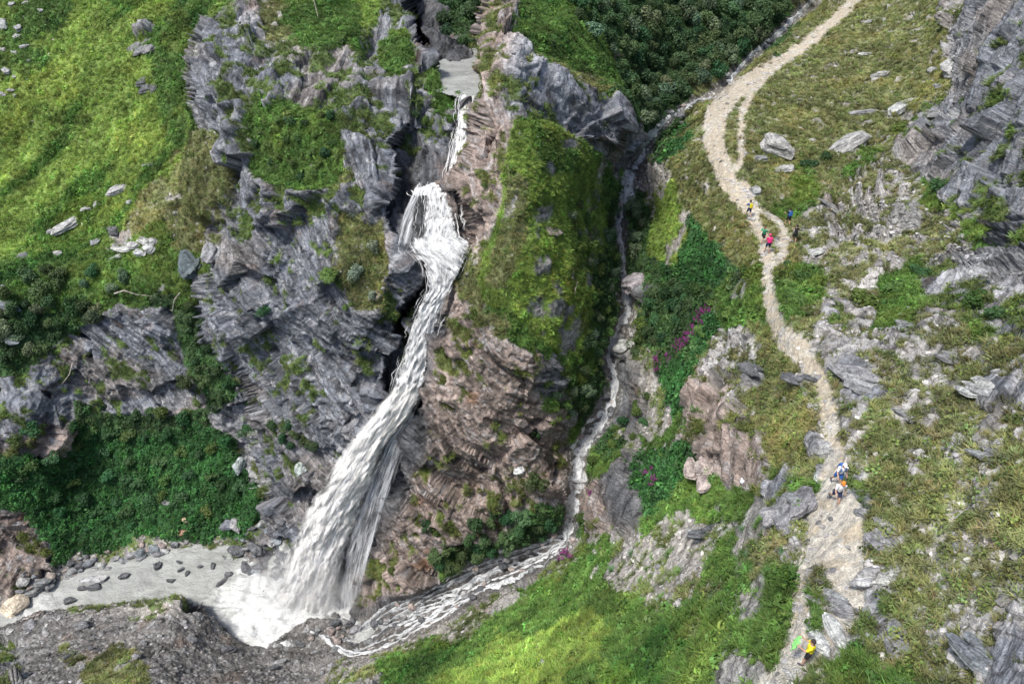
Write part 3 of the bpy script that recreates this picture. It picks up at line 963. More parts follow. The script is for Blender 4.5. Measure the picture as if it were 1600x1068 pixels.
def river_foam(P):
    n = fbm(P * np.array([0.35, 0.35, 1]) + 3, 4, 0.6)
    d1 = np.hypot((P[:, 0] - IMPACT[0]) / 1.25, P[:, 1] - IMPACT[1]) - 2.0 * n
    d2 = np.hypot((P[:, 0] - IMP2[0]) / 1.1, P[:, 1] - IMP2[1]) - 2.5 * n
    f = 0.34 * sstep(10.5, 2.0, d1) + 0.32 * sstep(10.5, 1.0, d2)
    left = ray(45, 960) * zc_of(960, RIVER_Z)
    d3 = np.hypot((P[:, 0] - left[0]) / 1.5, P[:, 1] - left[1]) - 2 * n
    f = f + 0.26 * sstep(4.5, 0.5, d3)
    return np.clip(f, 0, 0.48) + 0.10 * n


def river_h(P, fo):
    return (fbm(P * np.array([0.9, 1.5, 1]) + 30, 4, 0.55) * (0.16 + 1.9 * np.clip(fo, 0, 1)) + 0.6 * np.clip(fo - 0.2, 0, 1))


water_sheet('river', -95, -8, 26, 70, RIVER_Z, 0.22, MAT_RIVER, river_foam, lambda P: P * np.array([0.8, 1.5, 1.0]), river_h,
            'milky grey river pool at the foot of the waterfall', 'river')
water_sheet('pool', -12, 4, 66, 92, POOL_Z, 0.3, MAT_RIVER, lambda P: 0.03 * vn(P), lambda P: P * np.array([0.8, 1.2, 1.0]), lambda P, f: 0.03 * vn(P * 1.4),
            'small milky pool in the gorge above the waterfall', 'pool',
            keep=lambda P: (P[:, 0] > -7.8 - 0.10 * (P[:, 1] - 66)) & (P[:, 1] > 69.2 + np.maximum(0, -(P[:, 0] + 4.2)) * 0.75))


# ------------------------------------------------------------------ the waterfall
def ribbon(name, rows, nu, nv, mat, bulge, amp, foam0, seed, edge=0.0, parent=None, fscale=(1.0, 1.0)):
    """rows: (left px, left py, right px, right py, depth left, depth right) from top to bottom"""
    rows = np.array(rows, float)
    t = np.linspace(0, len(rows) - 1, nv)
    r = np.stack([np.interp(t, np.arange(len(rows)), rows[:, k]) for k in range(6)], -1)
    for _ in range(3):                                       # round the corners of the course
        r[1:-1] = (r[:-2] + 2 * r[1:-1] + r[2:]) / 4
    A = ray(r[:, 0], r[:, 1]) * r[:, 4:5]
    B = ray(r[:, 2], r[:, 3]) * r[:, 5:6]
    s = np.linspace(0, 1, nu)
    P = A[:, None] * (1 - s[None, :, None]) + B[:, None] * s[None, :, None]
    mid = (A + B) / 2
    L = np.concatenate([[0], np.cumsum(np.linalg.norm(np.diff(mid, axis=0), axis=1))])
    wid = np.linalg.norm(B - A, axis=1)
    nrmv = np.cross(np.gradient(mid, axis=0), B - A)
    nrmv /= np.linalg.norm(nrmv, axis=1, keepdims=True)
    flip = (nrmv * mid).sum(1) > 0
    nrmv[flip] *= -1
    fl = np.stack([np.broadcast_to(s[None] * wid[:, None], (nv, nu)).ravel() * fscale[0], np.repeat(L, nu) * fscale[1], np.full(nu * nv, seed * 7.0)], -1)
    h = fbm(fl * np.array([1.1, 0.35, 1]) + seed, 4, 0.6) * amp + fbm(fl * np.array([3.0, 0.8, 1]) + seed + 9, 3, 0.6) * amp * 0.5
    prof = np.sin(np.pi * np.clip(s, 0.02, 0.98)) ** 0.6
    off = (bulge * prof[None] * np.ones((nv, 1))) + h.reshape(nv, nu) * (0.35 + 0.65 * prof[None])
    P = P + nrmv[:, None] * off[..., None]
    jag = fbm(np.stack([np.repeat(L, 1) * 0.9, L * 0, L * 0 + seed], -1), 4, 0.65)
    P = P + ((B - A)[:, None] * (s[None, :, None] - 0.5) * (jag[:, None, None] * edge))
    P = P.reshape(-1, 3) + np.array([0, 0, CAMZ])
    i = np.arange(nu * nv).reshape(nv, nu)
    q = np.stack([i[:-1, :-1], i[1:, :-1], i[1:, 1:], i[:-1, 1:]], -1).reshape(-1, 4)
    me = raw_mesh(name, P, q, mat)
    ed = np.minimum(s, 1 - s) * 2
    thick = foam0 + 0.0 * s - 0.50 * (1 - sstep(0.0, 0.55, ed))
    endf = np.minimum(1, np.linspace(0, 1, nv) * 12 + 0.2) * np.minimum(1, np.linspace(1, 0, nv) * 14 + 0.3)
    flt_attr(me, 'Foam', (thick[None] - 0.4 * (1 - endf[:, None])).ravel())
    vec_attr(me, 'Flow', fl)
    o = link(name, me, parent)
    return o, P.reshape(nv, nu, 3), nrmv, L


fall = bpy.data.objects.new('waterfall', None)
COL.objects.link(fall)
tag(fall, 'tall milky white waterfall plunging through the gorge into the river', 'waterfall', kind='structure')
SHEETS = []
# upper cascade out of the pool, the step, the chute and the free jet
UPPER = [(716, 148, 748, 150, 70.7, 70.3), (712, 162, 746, 164, 69.3, 68.9), (710, 185, 745, 185, 68.2, 67.8), (708, 210, 742, 212, 67.6, 67.2), (704, 240, 736, 242, 66.8, 66.4), (696, 268, 728, 272, 66.2, 65.8), (690, 292, 722, 295, 65.8, 65.2)]
STEP = [(668, 286, 724, 282, 66.4, 65.4), (658, 292, 724, 290, 65.8, 65.0), (653, 308, 722, 306, 65.3, 64.7), (655, 335, 720, 335, 65.4, 64.8), (650, 365, 728, 365, 65.5, 64.5), (640, 392, 735, 388, 65.5, 64.3)]
LIP = [(636, 300, 700, 280, 66.2, 65.9), (640, 304, 700, 290, 65.8, 65.5), (646, 310, 700, 300, 65.4, 65.2)]
SIDE = [(650, 290, 674, 285, 65.9, 65.6), (641, 308, 660, 303, 65.5, 65.2), (630, 330, 652, 328, 65.3, 65.0), (620, 355, 650, 354, 65.3, 64.9), (612, 388, 662, 384, 65.4, 64.8)]
CHUTE = [(618, 376, 744, 362, 65.5, 63.9), (632, 394, 746, 382, 65.2, 63.9), (650, 412, 738, 404, 65.2, 64.2), (662, 432, 724, 426, 65.4, 64.8), (664, 455, 708, 452, 65.9, 65.5), (650, 480, 696, 480, 66.7, 66.3),
         (640, 510, 684, 512, 67.6, 67.1), (630, 545, 674, 550, 68.6, 68.2), (617, 585, 670, 592, 69.8, 69.2), (600, 622, 664, 632, 70.8, 70.1)]
JET = [(608, 606, 668, 594, 70.4, 69.4), (580, 646, 652, 638, 70.8, 70.0), (546, 690, 606, 694, 71.5, 71.0), (516, 735, 586, 742, 72.7, 72.2), (492, 770, 573, 776, 73.8, 73.4), (474, 805, 561, 812, 75.0, 74.7),
       (458, 840, 550, 848, 76.2, 75.9), (446, 875, 541, 884, 77.2, 76.9), (434, 912, 534, 922, 78.2, 77.9), (427, 945, 533, 952, 78.3, 78.0), (424, 968, 532, 972, 78.4, 78.1)]
VEIL = [(626, 642, 666, 618, 70.6, 69.9), (588, 692, 654, 676, 71.9, 71.2), (566, 740, 634, 735, 73.0, 72.6), (552, 780, 614, 790, 74.2, 74.1), (540, 820, 598, 840, 75.5, 75.6), (531, 860, 588, 880, 76.7, 76.6), (524, 900, 577, 915, 77.6, 77.4), (520, 935, 566, 945, 78.2, 78.0), (518, 960, 562, 965, 78.2, 78)]
JET2 = [(a - 5, b, c + 8, d, e, f) for a, b, c, d, e, f in JET]
for nm_, rows_, nu_, nv_n, mat_, bl_, am_, fo_, sd_n, wt_ in (
        ('cascade', UPPER, 20, 60, MAT_FALL, 0.3, 0.3, -0.06, 1, 0.6), ('step_curtain', STEP, 44, 70, MAT_FALL, 0.4, 0.5, -0.04, 2, 0.6), ('lip', LIP, 30, 16, MAT_FALL, 0.15, 0.15, 0.1, 6, 0.2),
        ('side_curtain', SIDE, 24, 50, MAT_VEIL, 0.15, 0.25, 0.02, 3, 0.0), ('side_curtain', SIDE, 24, 50, MAT_VEIL, 0.4, 0.25, -0.04, 13, 0.0), ('chute', CHUTE, 44, 130, MAT_FALL, 0.5, 0.6, 0.05, 4, 0.9),
        ('jet', JET, 60, 160, MAT_JET, 1.1, 0.75, 0.22, 5, 0.0), ('jet', JET2, 60, 160, MAT_JET, 1.5, 0.9, -0.10, 8, 0.0), ('jet', JET2, 60, 160, MAT_VEIL, 1.9, 0.9, -0.02, 9, 0.0), ('veil', VEIL, 40, 120, MAT_VEIL, 0.5, 0.3, 0.06, 7, 0.0), ('veil', VEIL, 40, 120, MAT_VEIL, 0.9, 0.3, 0.0, 11, 0.0)):
    SHEETS.append((ribbon(nm_, rows_, nu_, nv_n, mat_, bl_, am_, fo_, sd_n, 0.10, fall), wt_))

# flying threads and spray of the fall: real little ribbons of water along its course
sv, sq, sfl, sfo = [], [], [], []
for (o, P, nv_, L), w in SHEETS:
    nv, nu, _ = P.shape
    cnt = int(120 * w)
    for k in range(cnt):
        ln_ = random.randint(7, 26)
        a = random.randint(0, max(1, nv - ln_ - 1))
        s = random.betavariate(0.75, 0.75) * (nu - 1)
        drift = random.uniform(-1.5, 1.5)
        off = abs(random.gauss(0.06, 0.16))
        wd = random.uniform(0.008, 0.030)
        ids = range(a, min(nv, a + ln_), 2)
        bse = len(sv)
        m = len(ids)
        for j, r_ in enumerate(ids):
            sj = min(max(s + drift * j / m, 0), nu - 1.001)
            i0 = int(sj)
            p = P[r_, i0] * (1 - sj + i0) + P[r_, i0 + 1] * (sj - i0)
            side_v = P[r_, i0 + 1] - P[r_, i0]
            side_v = side_v / (np.linalg.norm(side_v) + 1e-6)
            edge_out = (0.35 if s < 2 else 0) * -1 + (0.35 if s > nu - 3 else 0)
            p = p + nv_[r_] * (off * (0.3 + 0.7 * math.sin(math.pi * (j + .5) / m))) + side_v * (edge_out * random.random() + random.gauss(0, 0.03))
            ww = wd * math.sin(math.pi * (j + 0.35) / (m - 0.3 + 0.01)) if m > 1 else wd
            ww = max(abs(ww), 0.008)
            sv.append(p - side_v * ww); sv.append(p + side_v * ww)
            sfl.append((s * .2, j * .3, k)); sfl.append((s * .2 + ww, j * .3, k))
            f = random.uniform(0.1, 0.4)
            sfo += [f, f]
            if j:
                b = bse + 2 * j
                sq.append((b - 2, b - 1, b + 1, b))
me = raw_mesh('water_threads', np.array(sv), np.array(sq), MAT_THREAD)
flt_attr(me, 'Foam', sfo)
vec_attr(me, 'Flow', np.array(sfl))
th = tag(link('water_threads', me, fall), kind='stuff')


# ------------------------------------------------------------------ spray drifting at the foot of the fall
def mist(name, px, py, z, rad, dens, label):
    m = bpy.data.materials.new(name)
    m.use_nodes = True
    nt = m.node_tree
    ns, ln = nt.nodes, nt.links
    ns.remove(ns['Principled BSDF'])
    pv = ns.new('ShaderNodeVolumePrincipled')
    pv.inputs['Color'].default_value = (0.96, 0.97, 0.98, 1)
    tc = ns.new('ShaderNodeTexCoord')
    ln_ = ns.new('ShaderNodeVectorMath'); ln_.operation = 'LENGTH'
    ln.new(tc.outputs['Object'], ln_.inputs[0])
    mr = ns.new('ShaderNodeMapRange'); mr.inputs[1].default_value = 1.0; mr.inputs[2].default_value = 0.15
    mr.inputs[3].default_value = 0.0; mr.inputs[4].default_value = 1.0
    ln.new(ln_.outputs['Value'], mr.inputs[0])
    n_ = noise(ns, ln, tc.outputs['Object'], 2.6, 3, 0.6)
    mu = ns.new('ShaderNodeMath'); mu.operation = 'MULTIPLY'
    ln.new(mr.outputs[0], mu.inputs[0])
    r2 = ns.new('ShaderNodeMapRange'); r2.inputs[1].default_value = 0.35; r2.inputs[2].default_value = 0.65
    r2.inputs[3].default_value = 0.2 * dens; r2.inputs[4].default_value = 1.6 * dens
    ln.new(n_.outputs['Fac'], r2.inputs[0]); ln.new(r2.outputs[0], mu.inputs[1])
    ln.new(mu.outputs[0], pv.inputs['Density'])
    ln.new(pv.outputs[0], ns['Material Output'].inputs['Volume'])
    bm = bmesh.new()
    bmesh.ops.create_icosphere(bm, subdivisions=3, radius=1.0)
    me = bpy.data.meshes.new(name)
    bm.to_mesh(me); bm.free()
    me.materials.append(m)
    o = link(name, me)
    p = ray(px, py) * zc_of(py, z)
    o.location = (p[0], p[1], p[2] + CAMZ)
    o.scale = rad
    tag(o, label, 'spray', kind='stuff')


mist('spray', 480, 915, RIVER_Z + 2.2, (8.0, 4.5, 5.5), 0.20, 'fine white spray hanging at the foot of the waterfall')

# ------------------------------------------------------------------ side stream: braided ribbons of white water lying in the bed
def drape(name, pts, parent=None, lift=0.10, foam0=0.0, seed=1, label=None, jit=3.0):
    pts = np.array(pts, float)
    seg = np.concatenate([[0], np.cumsum(np.hypot(*np.diff(pts[:, :2], axis=0).T))])
    n = int(seg[-1] / 2.5)
    t = np.linspace(0, seg[-1], n)
    c = np.stack([np.interp(t, seg, pts[:, k]) for k in range(3)], -1)
    for _ in range(4):
        c[1:-1] = (c[:-2] + 2 * c[1:-1] + c[2:]) / 4
    w1 = fbm(np.stack([t * .06, t * 0, t * 0 + seed], -1), 3)
    w2 = fbm(np.stack([t * .12, t * 0, t * 0 + seed + 20], -1), 3)
    tang = np.gradient(c[:, :2], axis=0)
    tang /= np.linalg.norm(tang, axis=1, keepdims=True) + 1e-9
    perp = np.stack([-tang[:, 1], tang[:, 0]], -1)
    ctr = c[:, :2] + perp * (w1 * jit)[:, None]
    hw = np.maximum(c[:, 2] * (0.75 + 0.9 * w2), 0.5)
    nu = 7
    V, FL = [], []
    for i in range(n):
        for k in range(nu):
            s = k / (nu - 1) * 2 - 1
            p2 = ctr[i] + perp[i] * hw[i] * s
            p = at(*p2) + nrm(*p2) * 0.0
            p = p + np.array([0, 0, lift * (1.2 - s * s)])
            V.append(p)
            FL.append((s * hw[i] * 0.08, t[i] * 0.03, seed))
    V = np.array(V).reshape(n, nu, 3)
    V[1:-1, :, 2] = (V[:-2, :, 2] + V[1:-1, :, 2] * 2 + V[2:, :, 2]) / 4
    V = V.reshape(-1, 3)
    i = np.arange(n * nu).reshape(n, nu)
    q = np.stack([i[:-1, :-1], i[:-1, 1:], i[1:, 1:], i[1:, :-1]], -1).reshape(-1, 4)
    me = raw_mesh(name, V, q, MAT_STREAM)
    flt_attr(me, 'Foam', np.full(len(V), foam0))
    vec_attr(me, 'Flow', np.array(FL))
    o = link(name, me, parent)
    return o


stream = bpy.data.objects.new('stream', None)
COL.objects.link(stream)
tag(stream, 'narrow white side stream tumbling down the bushy ravine into the river', 'stream', kind='structure')
drape('channel', [(x, y, r) for x, y, r in [(1285, -15, 5), (1240, 28, 4), (1195, 68, 4), (1165, 95, 4), (1135, 130, 3)]], stream, 0.25, -0.05, 2)
drape('channel', [(1110, 150, 3), (1080, 163, 3), (1052, 178, 5), (1030, 198, 5), (1010, 222, 6), (992, 255, 7), (984, 280, 7), (979, 300, 8), (972, 325, 6), (968, 350, 5), (972, 390, 3.5), (975, 425, 4.5), (977, 450, 5), (981, 485, 7), (972, 502, 5),
                  (962, 525, 4), (952, 555, 5), (958, 580, 6), (962, 598, 6), (955, 625, 5), (948, 645, 4), (935, 665, 6), (915, 690, 7), (905, 710, 8), (903, 740, 8), (898, 770, 7), (892, 800, 6), (888, 828, 7), (882, 842, 7)], stream, 0.16, 0.0, 3, jit=2)
drape('channel', [(985, 262, 3), (975, 290, 3), (962, 318, 3), (968, 345, 3)], stream, 0.12, 0.1, 4, jit=4)
drape('channel', [(945, 645, 3), (920, 660, 3), (905, 685, 3), (895, 702, 3)], stream, 0.12, 0.1, 5, jit=4)
BR_UP = [(884, 838), (850, 848), (815, 860), (770, 876), (725, 892), (690, 908), (650, 926), (610, 944), (580, 966), (560, 986)]
BR_LO = [(872, 856), (845, 882), (800, 902), (755, 924), (708, 952), (665, 976), (622, 1000), (580, 1014), (548, 1024), (520, 1008)]
for k in range(15):
    f0 = k / 14.0
    i0, i1 = (0, 10) if k % 3 == 0 else (random.randint(0, 3), random.randint(7, 10))
    pts_ = []
    for (xa, ya), (xb, yb) in list(zip(BR_UP, BR_LO))[i0:i1]:
        f1_ = min(1, max(0, f0 + random.uniform(-0.09, 0.09)))
        pts_.append((xa + (xb - xa) * f1_, ya + (yb - ya) * f1_, random.uniform(0.9, 1.9) * (1.5 if k % 7 == 0 else 1.0)))
    drape('channel', pts_, stream, 0.20, -0.06 + 0.14 * random.random(), 20 + k, jit=4.0)
drape('channel', [(560, 1012, 3), (545, 1022, 4), (528, 1010, 4), (505, 995, 3.5), (486, 988, 3)], stream, 0.14, 0.04, 8)


# ------------------------------------------------------------------ scattered ground cover (grass, herbs, scree): instanced stuff
def scatter_tree(name, coll):
    ng = bpy.data.node_groups.new(name, 'GeometryNodeTree')
    ng.interface.new_socket('Geometry', in_out='INPUT', socket_type='NodeSocketGeometry')
    ng.interface.new_socket('Geometry', in_out='OUTPUT', socket_type='NodeSocketGeometry')
    n, l = ng.nodes, ng.links
    gi, go = n.new('NodeGroupInput'), n.new('NodeGroupOutput')
    ip = n.new('GeometryNodeInstanceOnPoints')
    ci_ = n.new('GeometryNodeCollectionInfo')
    ci_.inputs[0].default_value = coll
    ci_.inputs[1].default_value = True
    ci_.inputs[2].default_value = True
    ip.inputs['Pick Instance'].default_value = True

    def named(nm, dt):
        a = n.new('GeometryNodeInputNamedAttribute')
        a.data_type = dt
        a.inputs[0].default_value = nm
        return next(s for s in a.outputs if s.enabled and s.name == 'Attribute')
    l.new(gi.outputs[0], ip.inputs['Points'])
    l.new(ci_.outputs[0], ip.inputs['Instance'])
    l.new(named('idx', 'INT'), ip.inputs['Instance Index'])
    l.new(named('rot', 'FLOAT_VECTOR'), ip.inputs['Rotation'])
    l.new(named('scl', 'FLOAT_VECTOR'), ip.inputs['Scale'])
    l.new(ip.outputs[0], go.inputs[0])
    return ng


def eulers(zax, yaw):
    z = zax / np.linalg.norm(zax, axis=1, keepdims=True)
    ref = np.where(np.abs(z[:, 2:3]) < 0.95, np.array([[0, 0, 1.0]]), np.array([[1.0, 0, 0]]))
    x = np.cross(ref, z)
    x /= np.linalg.norm(x, axis=1, keepdims=True)
    y = np.cross(z, x)
    c, s_ = np.cos(yaw)[:, None], np.sin(yaw)[:, None]
    X = x * c + y * s_
    Y = np.cross(z, X)
    return np.stack([np.arctan2(Y[:, 2], z[:, 2]), np.arcsin(np.clip(-X[:, 2], -1, 1)), np.arctan2(X[:, 1], X[:, 0])], -1)


E1 = W[:-1, 1:] - W[:-1, :-1]
E2 = W[1:, :-1] - W[:-1, :-1]
AREA = np.linalg.norm(np.cross(E1, E2), axis=-1)
NQ = NS[:-1, :-1]
FRAME = (PX > -60) & (PX < 1660) & (PY > -45) & (PY < 1110)


def scatter(name, weight, nprot, coll, size, tint_fn, label, cat, up=0.5, cap=200000, sink=0.0, flatz=1.0, parent=None, tintvar=0.25, huevar=0.08):
    wq = (AREA * np.where(FRAME, weight, 0)[:-1, :-1]).ravel()
    n = int(min(wq.sum(), cap))
    pick = rng.choice(len(wq), n, p=wq / wq.sum())
    r0, c0 = np.divmod(pick, NC - 1)
    a, b = rng.random((2, n, 1))
    P = (W[r0, c0] * (1 - a) + W[r0, c0 + 1] * a) * (1 - b) + (W[r0 + 1, c0] * (1 - a) + W[r0 + 1, c0 + 1] * a) * b
    nn = NS[r0, c0]
    zax = nn * (1 - up) + np.array([0, 0, 1.0]) * up + rng.normal(0, 0.12, (n, 3))
    P = P - nn * sink
    sc = rng.uniform(size[0], size[1], n) * (0.8 + 0.4 * rng.random(n))
    scl = np.stack([sc, sc, sc * flatz * rng.uniform(0.7, 1.3, n)], -1)
    tint = tint_fn(r0, c0, P) * (1 + tintvar * rng.normal(0, 1, (n, 1))) * (1 + huevar * rng.normal(0, 1, (n, 3)))
    me = bpy.data.meshes.new(name)
    me.vertices.add(n)
    me.vertices.foreach_set('co', P.astype(F4).ravel())
    vec_attr(me, 'rot', eulers(zax, rng.uniform(0, 6.283, n)))
    vec_attr(me, 'scl', scl)
    ai = me.attributes.new('idx', 'INT', 'POINT')
    ai.data.foreach_set('value', rng.integers(0, nprot, n).astype(np.int32))
    col_attr(me, 'tint', np.clip(tint, 0.008, 0.8))
    o = link(name, me, parent)
    md = o.modifiers.new('scatter', 'NODES')
    md.node_group = scatter_tree(name, coll)
    if parent is None:
        tag(o, label, cat, kind='stuff')
    else:
        tag(o, kind='stuff')
    return o


def proto_collection(name, meshes):
    c = bpy.data.collections.new(name)
    for k, me in enumerate(meshes):
        c.objects.link(bpy.data.objects.new('%s_piece' % name, me))
    return c


def blades_mesh(name, n, h, w, spread, droop, seed, mat, segs=2, leafy=False):
    r = random.Random(seed)
    V, Fc, Cc = [], [], []
    for k in range(n):
        az = r.uniform(0, 6.283)
        rad = r.uniform(0, spread * 0.45)
        bx, by = math.cos(az) * rad, math.sin(az) * rad
        az2 = az + r.gauss(0, 0.6)
        hh = h * r.uniform(0.6, 1.15)
        ou = spread * r.uniform(0.3, 1.1)
        ww = w * r.uniform(0.7, 1.3)
        px_, py_ = -math.sin(az2) * ww, math.cos(az2) * ww
        c = r.uniform(0.7, 1.3)
        pts = []
        for j in range(segs + 1):
            t = j / segs
            pts.append((bx + math.cos(az2) * ou * t ** 1.3, by + math.sin(az2) * ou * t ** 1.3, hh * (t - droop * t * t)))
        i0 = len(V)
        for j, p in enumerate(pts):
            t = j / segs
            m = (1 - t * 0.95) if not leafy else (0.35 + 1.3 * t * (1.05 - t) * 2) * (1 - 0.6 * (t > 0.99))
            V.append((p[0] - px_ * m, p[1] - py_ * m, p[2])); V.append((p[0] + px_ * m, p[1] + py_ * m, p[2]))
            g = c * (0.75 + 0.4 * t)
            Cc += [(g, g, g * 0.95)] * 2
            if j:
                b = i0 + 2 * j
                Fc.append((b - 2, b - 1, b + 1, b))
    me = raw_mesh(name, V, Fc, mat, smooth=False)
    col_attr(me, 'Leaf', Cc)
    return me


def herb_mesh(name, n, rad, size, seed, mat):
    """low clump of broad leaves, tilted every way over a dome"""
    r = random.Random(seed)
    V, Fc, Cc = [], [], []
    for k in range(n):
        az, rr = r.uniform(0, 6.283), rad * math.sqrt(r.random())
        z = 0.75 * rad * (1 - (rr / rad) ** 2) * r.uniform(0.5, 1.1) + 0.04
        c = Vector((math.cos(az) * rr, math.sin(az) * rr, z))
        nv = Vector((math.cos(az) * rr / rad + r.gauss(0, .45), math.sin(az) * rr / rad + r.gauss(0, .45), 1.0)).normalized()
        u = nv.orthogonal().normalized()
        u.rotate(Matrix.Rotation(r.uniform(0, 6.283), 3, nv))
        v = nv.cross(u)
        s_ = size * r.uniform(0.6, 1.3)
        i0 = len(V)
        for (a, b) in ((-1, 0), (0, -0.62), (1.1, 0), (0, 0.62)):
            V.append(tuple(c + u * a * s_ + v * b * s_ - nv * (0.15 * s_ * abs(a))))
        g = r.uniform(0.6, 1.4)
        Cc += [(g * r.uniform(0.9, 1.1), g, g * r.uniform(0.8, 1.1))] * 4
        Fc.append((i0, i0 + 1, i0 + 2, i0 + 3))
    me = raw_mesh(name, V, Fc, mat, smooth=False)
    col_attr(me, 'Leaf', Cc)
    return me


def rock_mesh(name, seed, sub=2, planes=9, flat_=1.0, rough=0.06, mat=None):
    """angular stone: a ball cut by random planes, then roughened"""
    r = np.random.default_rng(seed)
    bm = bmesh.new()
    planes += 4
    bmesh.ops.create_icosphere(bm, subdivisions=sub, radius=1.0)
    V = np.array([v.co[:] for v in bm.verts])
    d = V / np.linalg.norm(V, axis=1, keepdims=True)
    pn = r.normal(0, 1, (planes, 3))
    pn[:3] = [(0.1, 0.05, 1), (0.2, 1, 0.25), (-0.3, -1, 0.2)]
    pn += r.normal(0, 0.18, pn.shape)
    pn /= np.linalg.norm(pn, axis=1, keepdims=True)
    pd = r.uniform(0.44, 0.74, planes)
    dot = d @ pn.T
    rad = np.minimum(1.0, np.where(dot > 0.05, pd / np.maximum(dot, 0.05), 9).min(1))
    P = d * rad[:, None] * 1.35
    P = P * (1 + rough * fbm(P * 2.3 + seed * 3.1, 3, 0.6)[:, None] * 2)
    P[:, 2] = P[:, 2] * flat_
    # bedding steps
    P[:, :2] *= (1 + 0.07 * np.sign(np.sin(P[:, 2:3] * 9.0 / max(flat_, 0.3) + seed)))
    for v, p in zip(bm.verts, P):
        v.co = p
    me = bpy.data.meshes.new(name)
    bm.to_mesh(me)
    bm.free()
    me.polygons.foreach_set('use_smooth', np.zeros(len(me.polygons), bool))
    me.materials.append(mat or MAT_STONE)
    return me


MAT_SCREE = None


def scree_material():
    m, nt, ns, ln, bs = new_mat('scree_stone')
    c = nd(ns, 'ShaderNodeAttribute', attribute_name='tint', attribute_type='INSTANCER').outputs['Color']
    geo = ns.new('ShaderNodeNewGeometry')
    b = noise(ns, ln, geo.outputs['Position'], 9.0, 4, 0.7)
    c2 = rampc(ns, ln, b.outputs['Fac'], [(0.35, (0.7, 0.7, 0.7)), (0.65, (1.3, 1.3, 1.3))])
    ln.new(mixc(ns, ln, 'MULTIPLY', 1.0, c, c2), bs.inputs['Base Color'])
    bs.inputs['Roughness'].default_value = 0.85
    return m


MAT_SCREE = scree_material()

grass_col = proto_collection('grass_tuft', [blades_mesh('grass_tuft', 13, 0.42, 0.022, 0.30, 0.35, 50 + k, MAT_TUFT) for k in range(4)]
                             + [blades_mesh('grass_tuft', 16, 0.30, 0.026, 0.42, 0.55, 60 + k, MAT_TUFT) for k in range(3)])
herb_col = proto_collection('herb_clump', [herb_mesh('herb_clump', 26, 0.42, 0.13, 80 + k, MAT_TUFT) for k in range(5)])
cush_col = proto_collection('moss_cushion', [herb_mesh('moss_cushion', 30, 0.32, 0.060, 90 + k, MAT_TUFT) for k in range(4)])
scree_col = proto_collection('scree_stone', [rock_mesh('scree_stone', 300 + k, 1, 7, 0.55, 0.05, MAT_SCREE) for k in range(8)])

BQ = base
TQ = fbm(P3 * 0.5 + 333, 3).reshape(SH)


def tint_base(mul, add=(0, 0, 0)):
    return lambda r0, c0, P: BQ[r0, c0] * np.array(mul) * (1.0 + 0.5 * TQ[r0, c0])[:, None] + np.array(add)


nearf = np.clip(60.0 / D, 0.55, 1.6)
not_path = (1 - PATHM) * (1 - BEDM)
gr_w = veg * not_path * (cls('G') * 20 + cls('g') * 19 + cls('d') * 13 + cls('m') * 13 + cls('R', 'l', 'r') * 11 + cls('s', 't') * 9 + cls('b', 'S') * 3) * nearf
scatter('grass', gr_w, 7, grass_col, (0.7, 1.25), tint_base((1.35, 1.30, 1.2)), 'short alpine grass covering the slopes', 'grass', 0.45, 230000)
hb_w = veg * not_path * (cls('b') * 5.0 + cls('S') * 4.0 + cls('g') * (0.9 + 2.5 * sstep(0.1, 0.4, -STREAK)) + cls('G') * (0.25 + 2.5 * sstep(0.1, 0.4, -STREAK)))
scatter('herbs', hb_w, 5, herb_col, (0.55, 1.25), tint_base((1.3, 1.35, 1.25)), 'low leafy green herbs massed in the damp hollows', 'herbs', 0.4, 60000)
cu_w = not_path * (veg * (cls('d') * 2.6 + cls('m') * 2.4 + cls('R', 'l', 'r') * 2.2 + cls('g') * 1.2 + cls('G') * 0.8)) * nearf
scatter('ground_cover', cu_w, 4, cush_col, (0.5, 1.5), tint_base((0.85, 1.0, 0.7)), 'dark cushions of low plants among the grass', 'ground cover', 0.3, 60000)
sc_w = (cls('s') * 5.0 + cls('t') * 8.0 + cls('m') * (3.2 * (1 - veg) + 0.9) + cls('d') * (0.55 + 2 * (1 - veg)) + cls('l') * 1.2 + 7.0 * BEDM + cls('G', 'g') * 0.06) * (1 - PATHM) * nearf + PATHM * 1.2
stc = stone


def tint_scree(r0, c0, P):
    w = rng.random((len(P), 1))
    return stc[r0, c0] * 0.72 + np.array([0.42, 0.41, 0.40]) * (0.08 + 0.36 * w ** 4)


scatter('scree', sc_w, 8, scree_col, (0.05, 0.24), tint_scree, 'loose grey scree stones strewn over the slopes', 'scree', 0.2, 60000, 0.02, huevar=0.012)


# ------------------------------------------------------------------ boulders, slabs and ledges
ROWS = {}


def note(o, base, px, py):
    ROWS.setdefault(base, []).append((px, py, o))


def ordinal(n):
    return '%d%s' % (n, 'th' if 10 <= n % 100 <= 20 else {1: 'st', 2: 'nd', 3: 'rd'}.get(n % 10, 'th'))


def name_rows():
    """look-alikes in a patch are told apart by their place in it: row from the front, rank from the left"""
    for base_, items in ROWS.items():
        if len(items) < 2:
            continue
        nrow = max(1, int(round(math.sqrt(len(items) / 4.0))))
        items.sort(key=lambda t: -t[1])
        per = math.ceil(len(items) / nrow)
        for r_ in range(nrow):
            row = sorted(items[r_ * per:(r_ + 1) * per], key=lambda t: t[0])
            for k_, (x_, y_, o_) in enumerate(row):
                w_ = 'front row' if r_ == 0 else ('back row' if r_ == nrow - 1 else ordinal(r_ + 1) + ' row from front')
                o_['label'] = base_ + (', ' + ordinal(k_ + 1) + ' from left' if nrow == 1 else ', %s, %s from left' % (w_, ordinal(k_ + 1)))


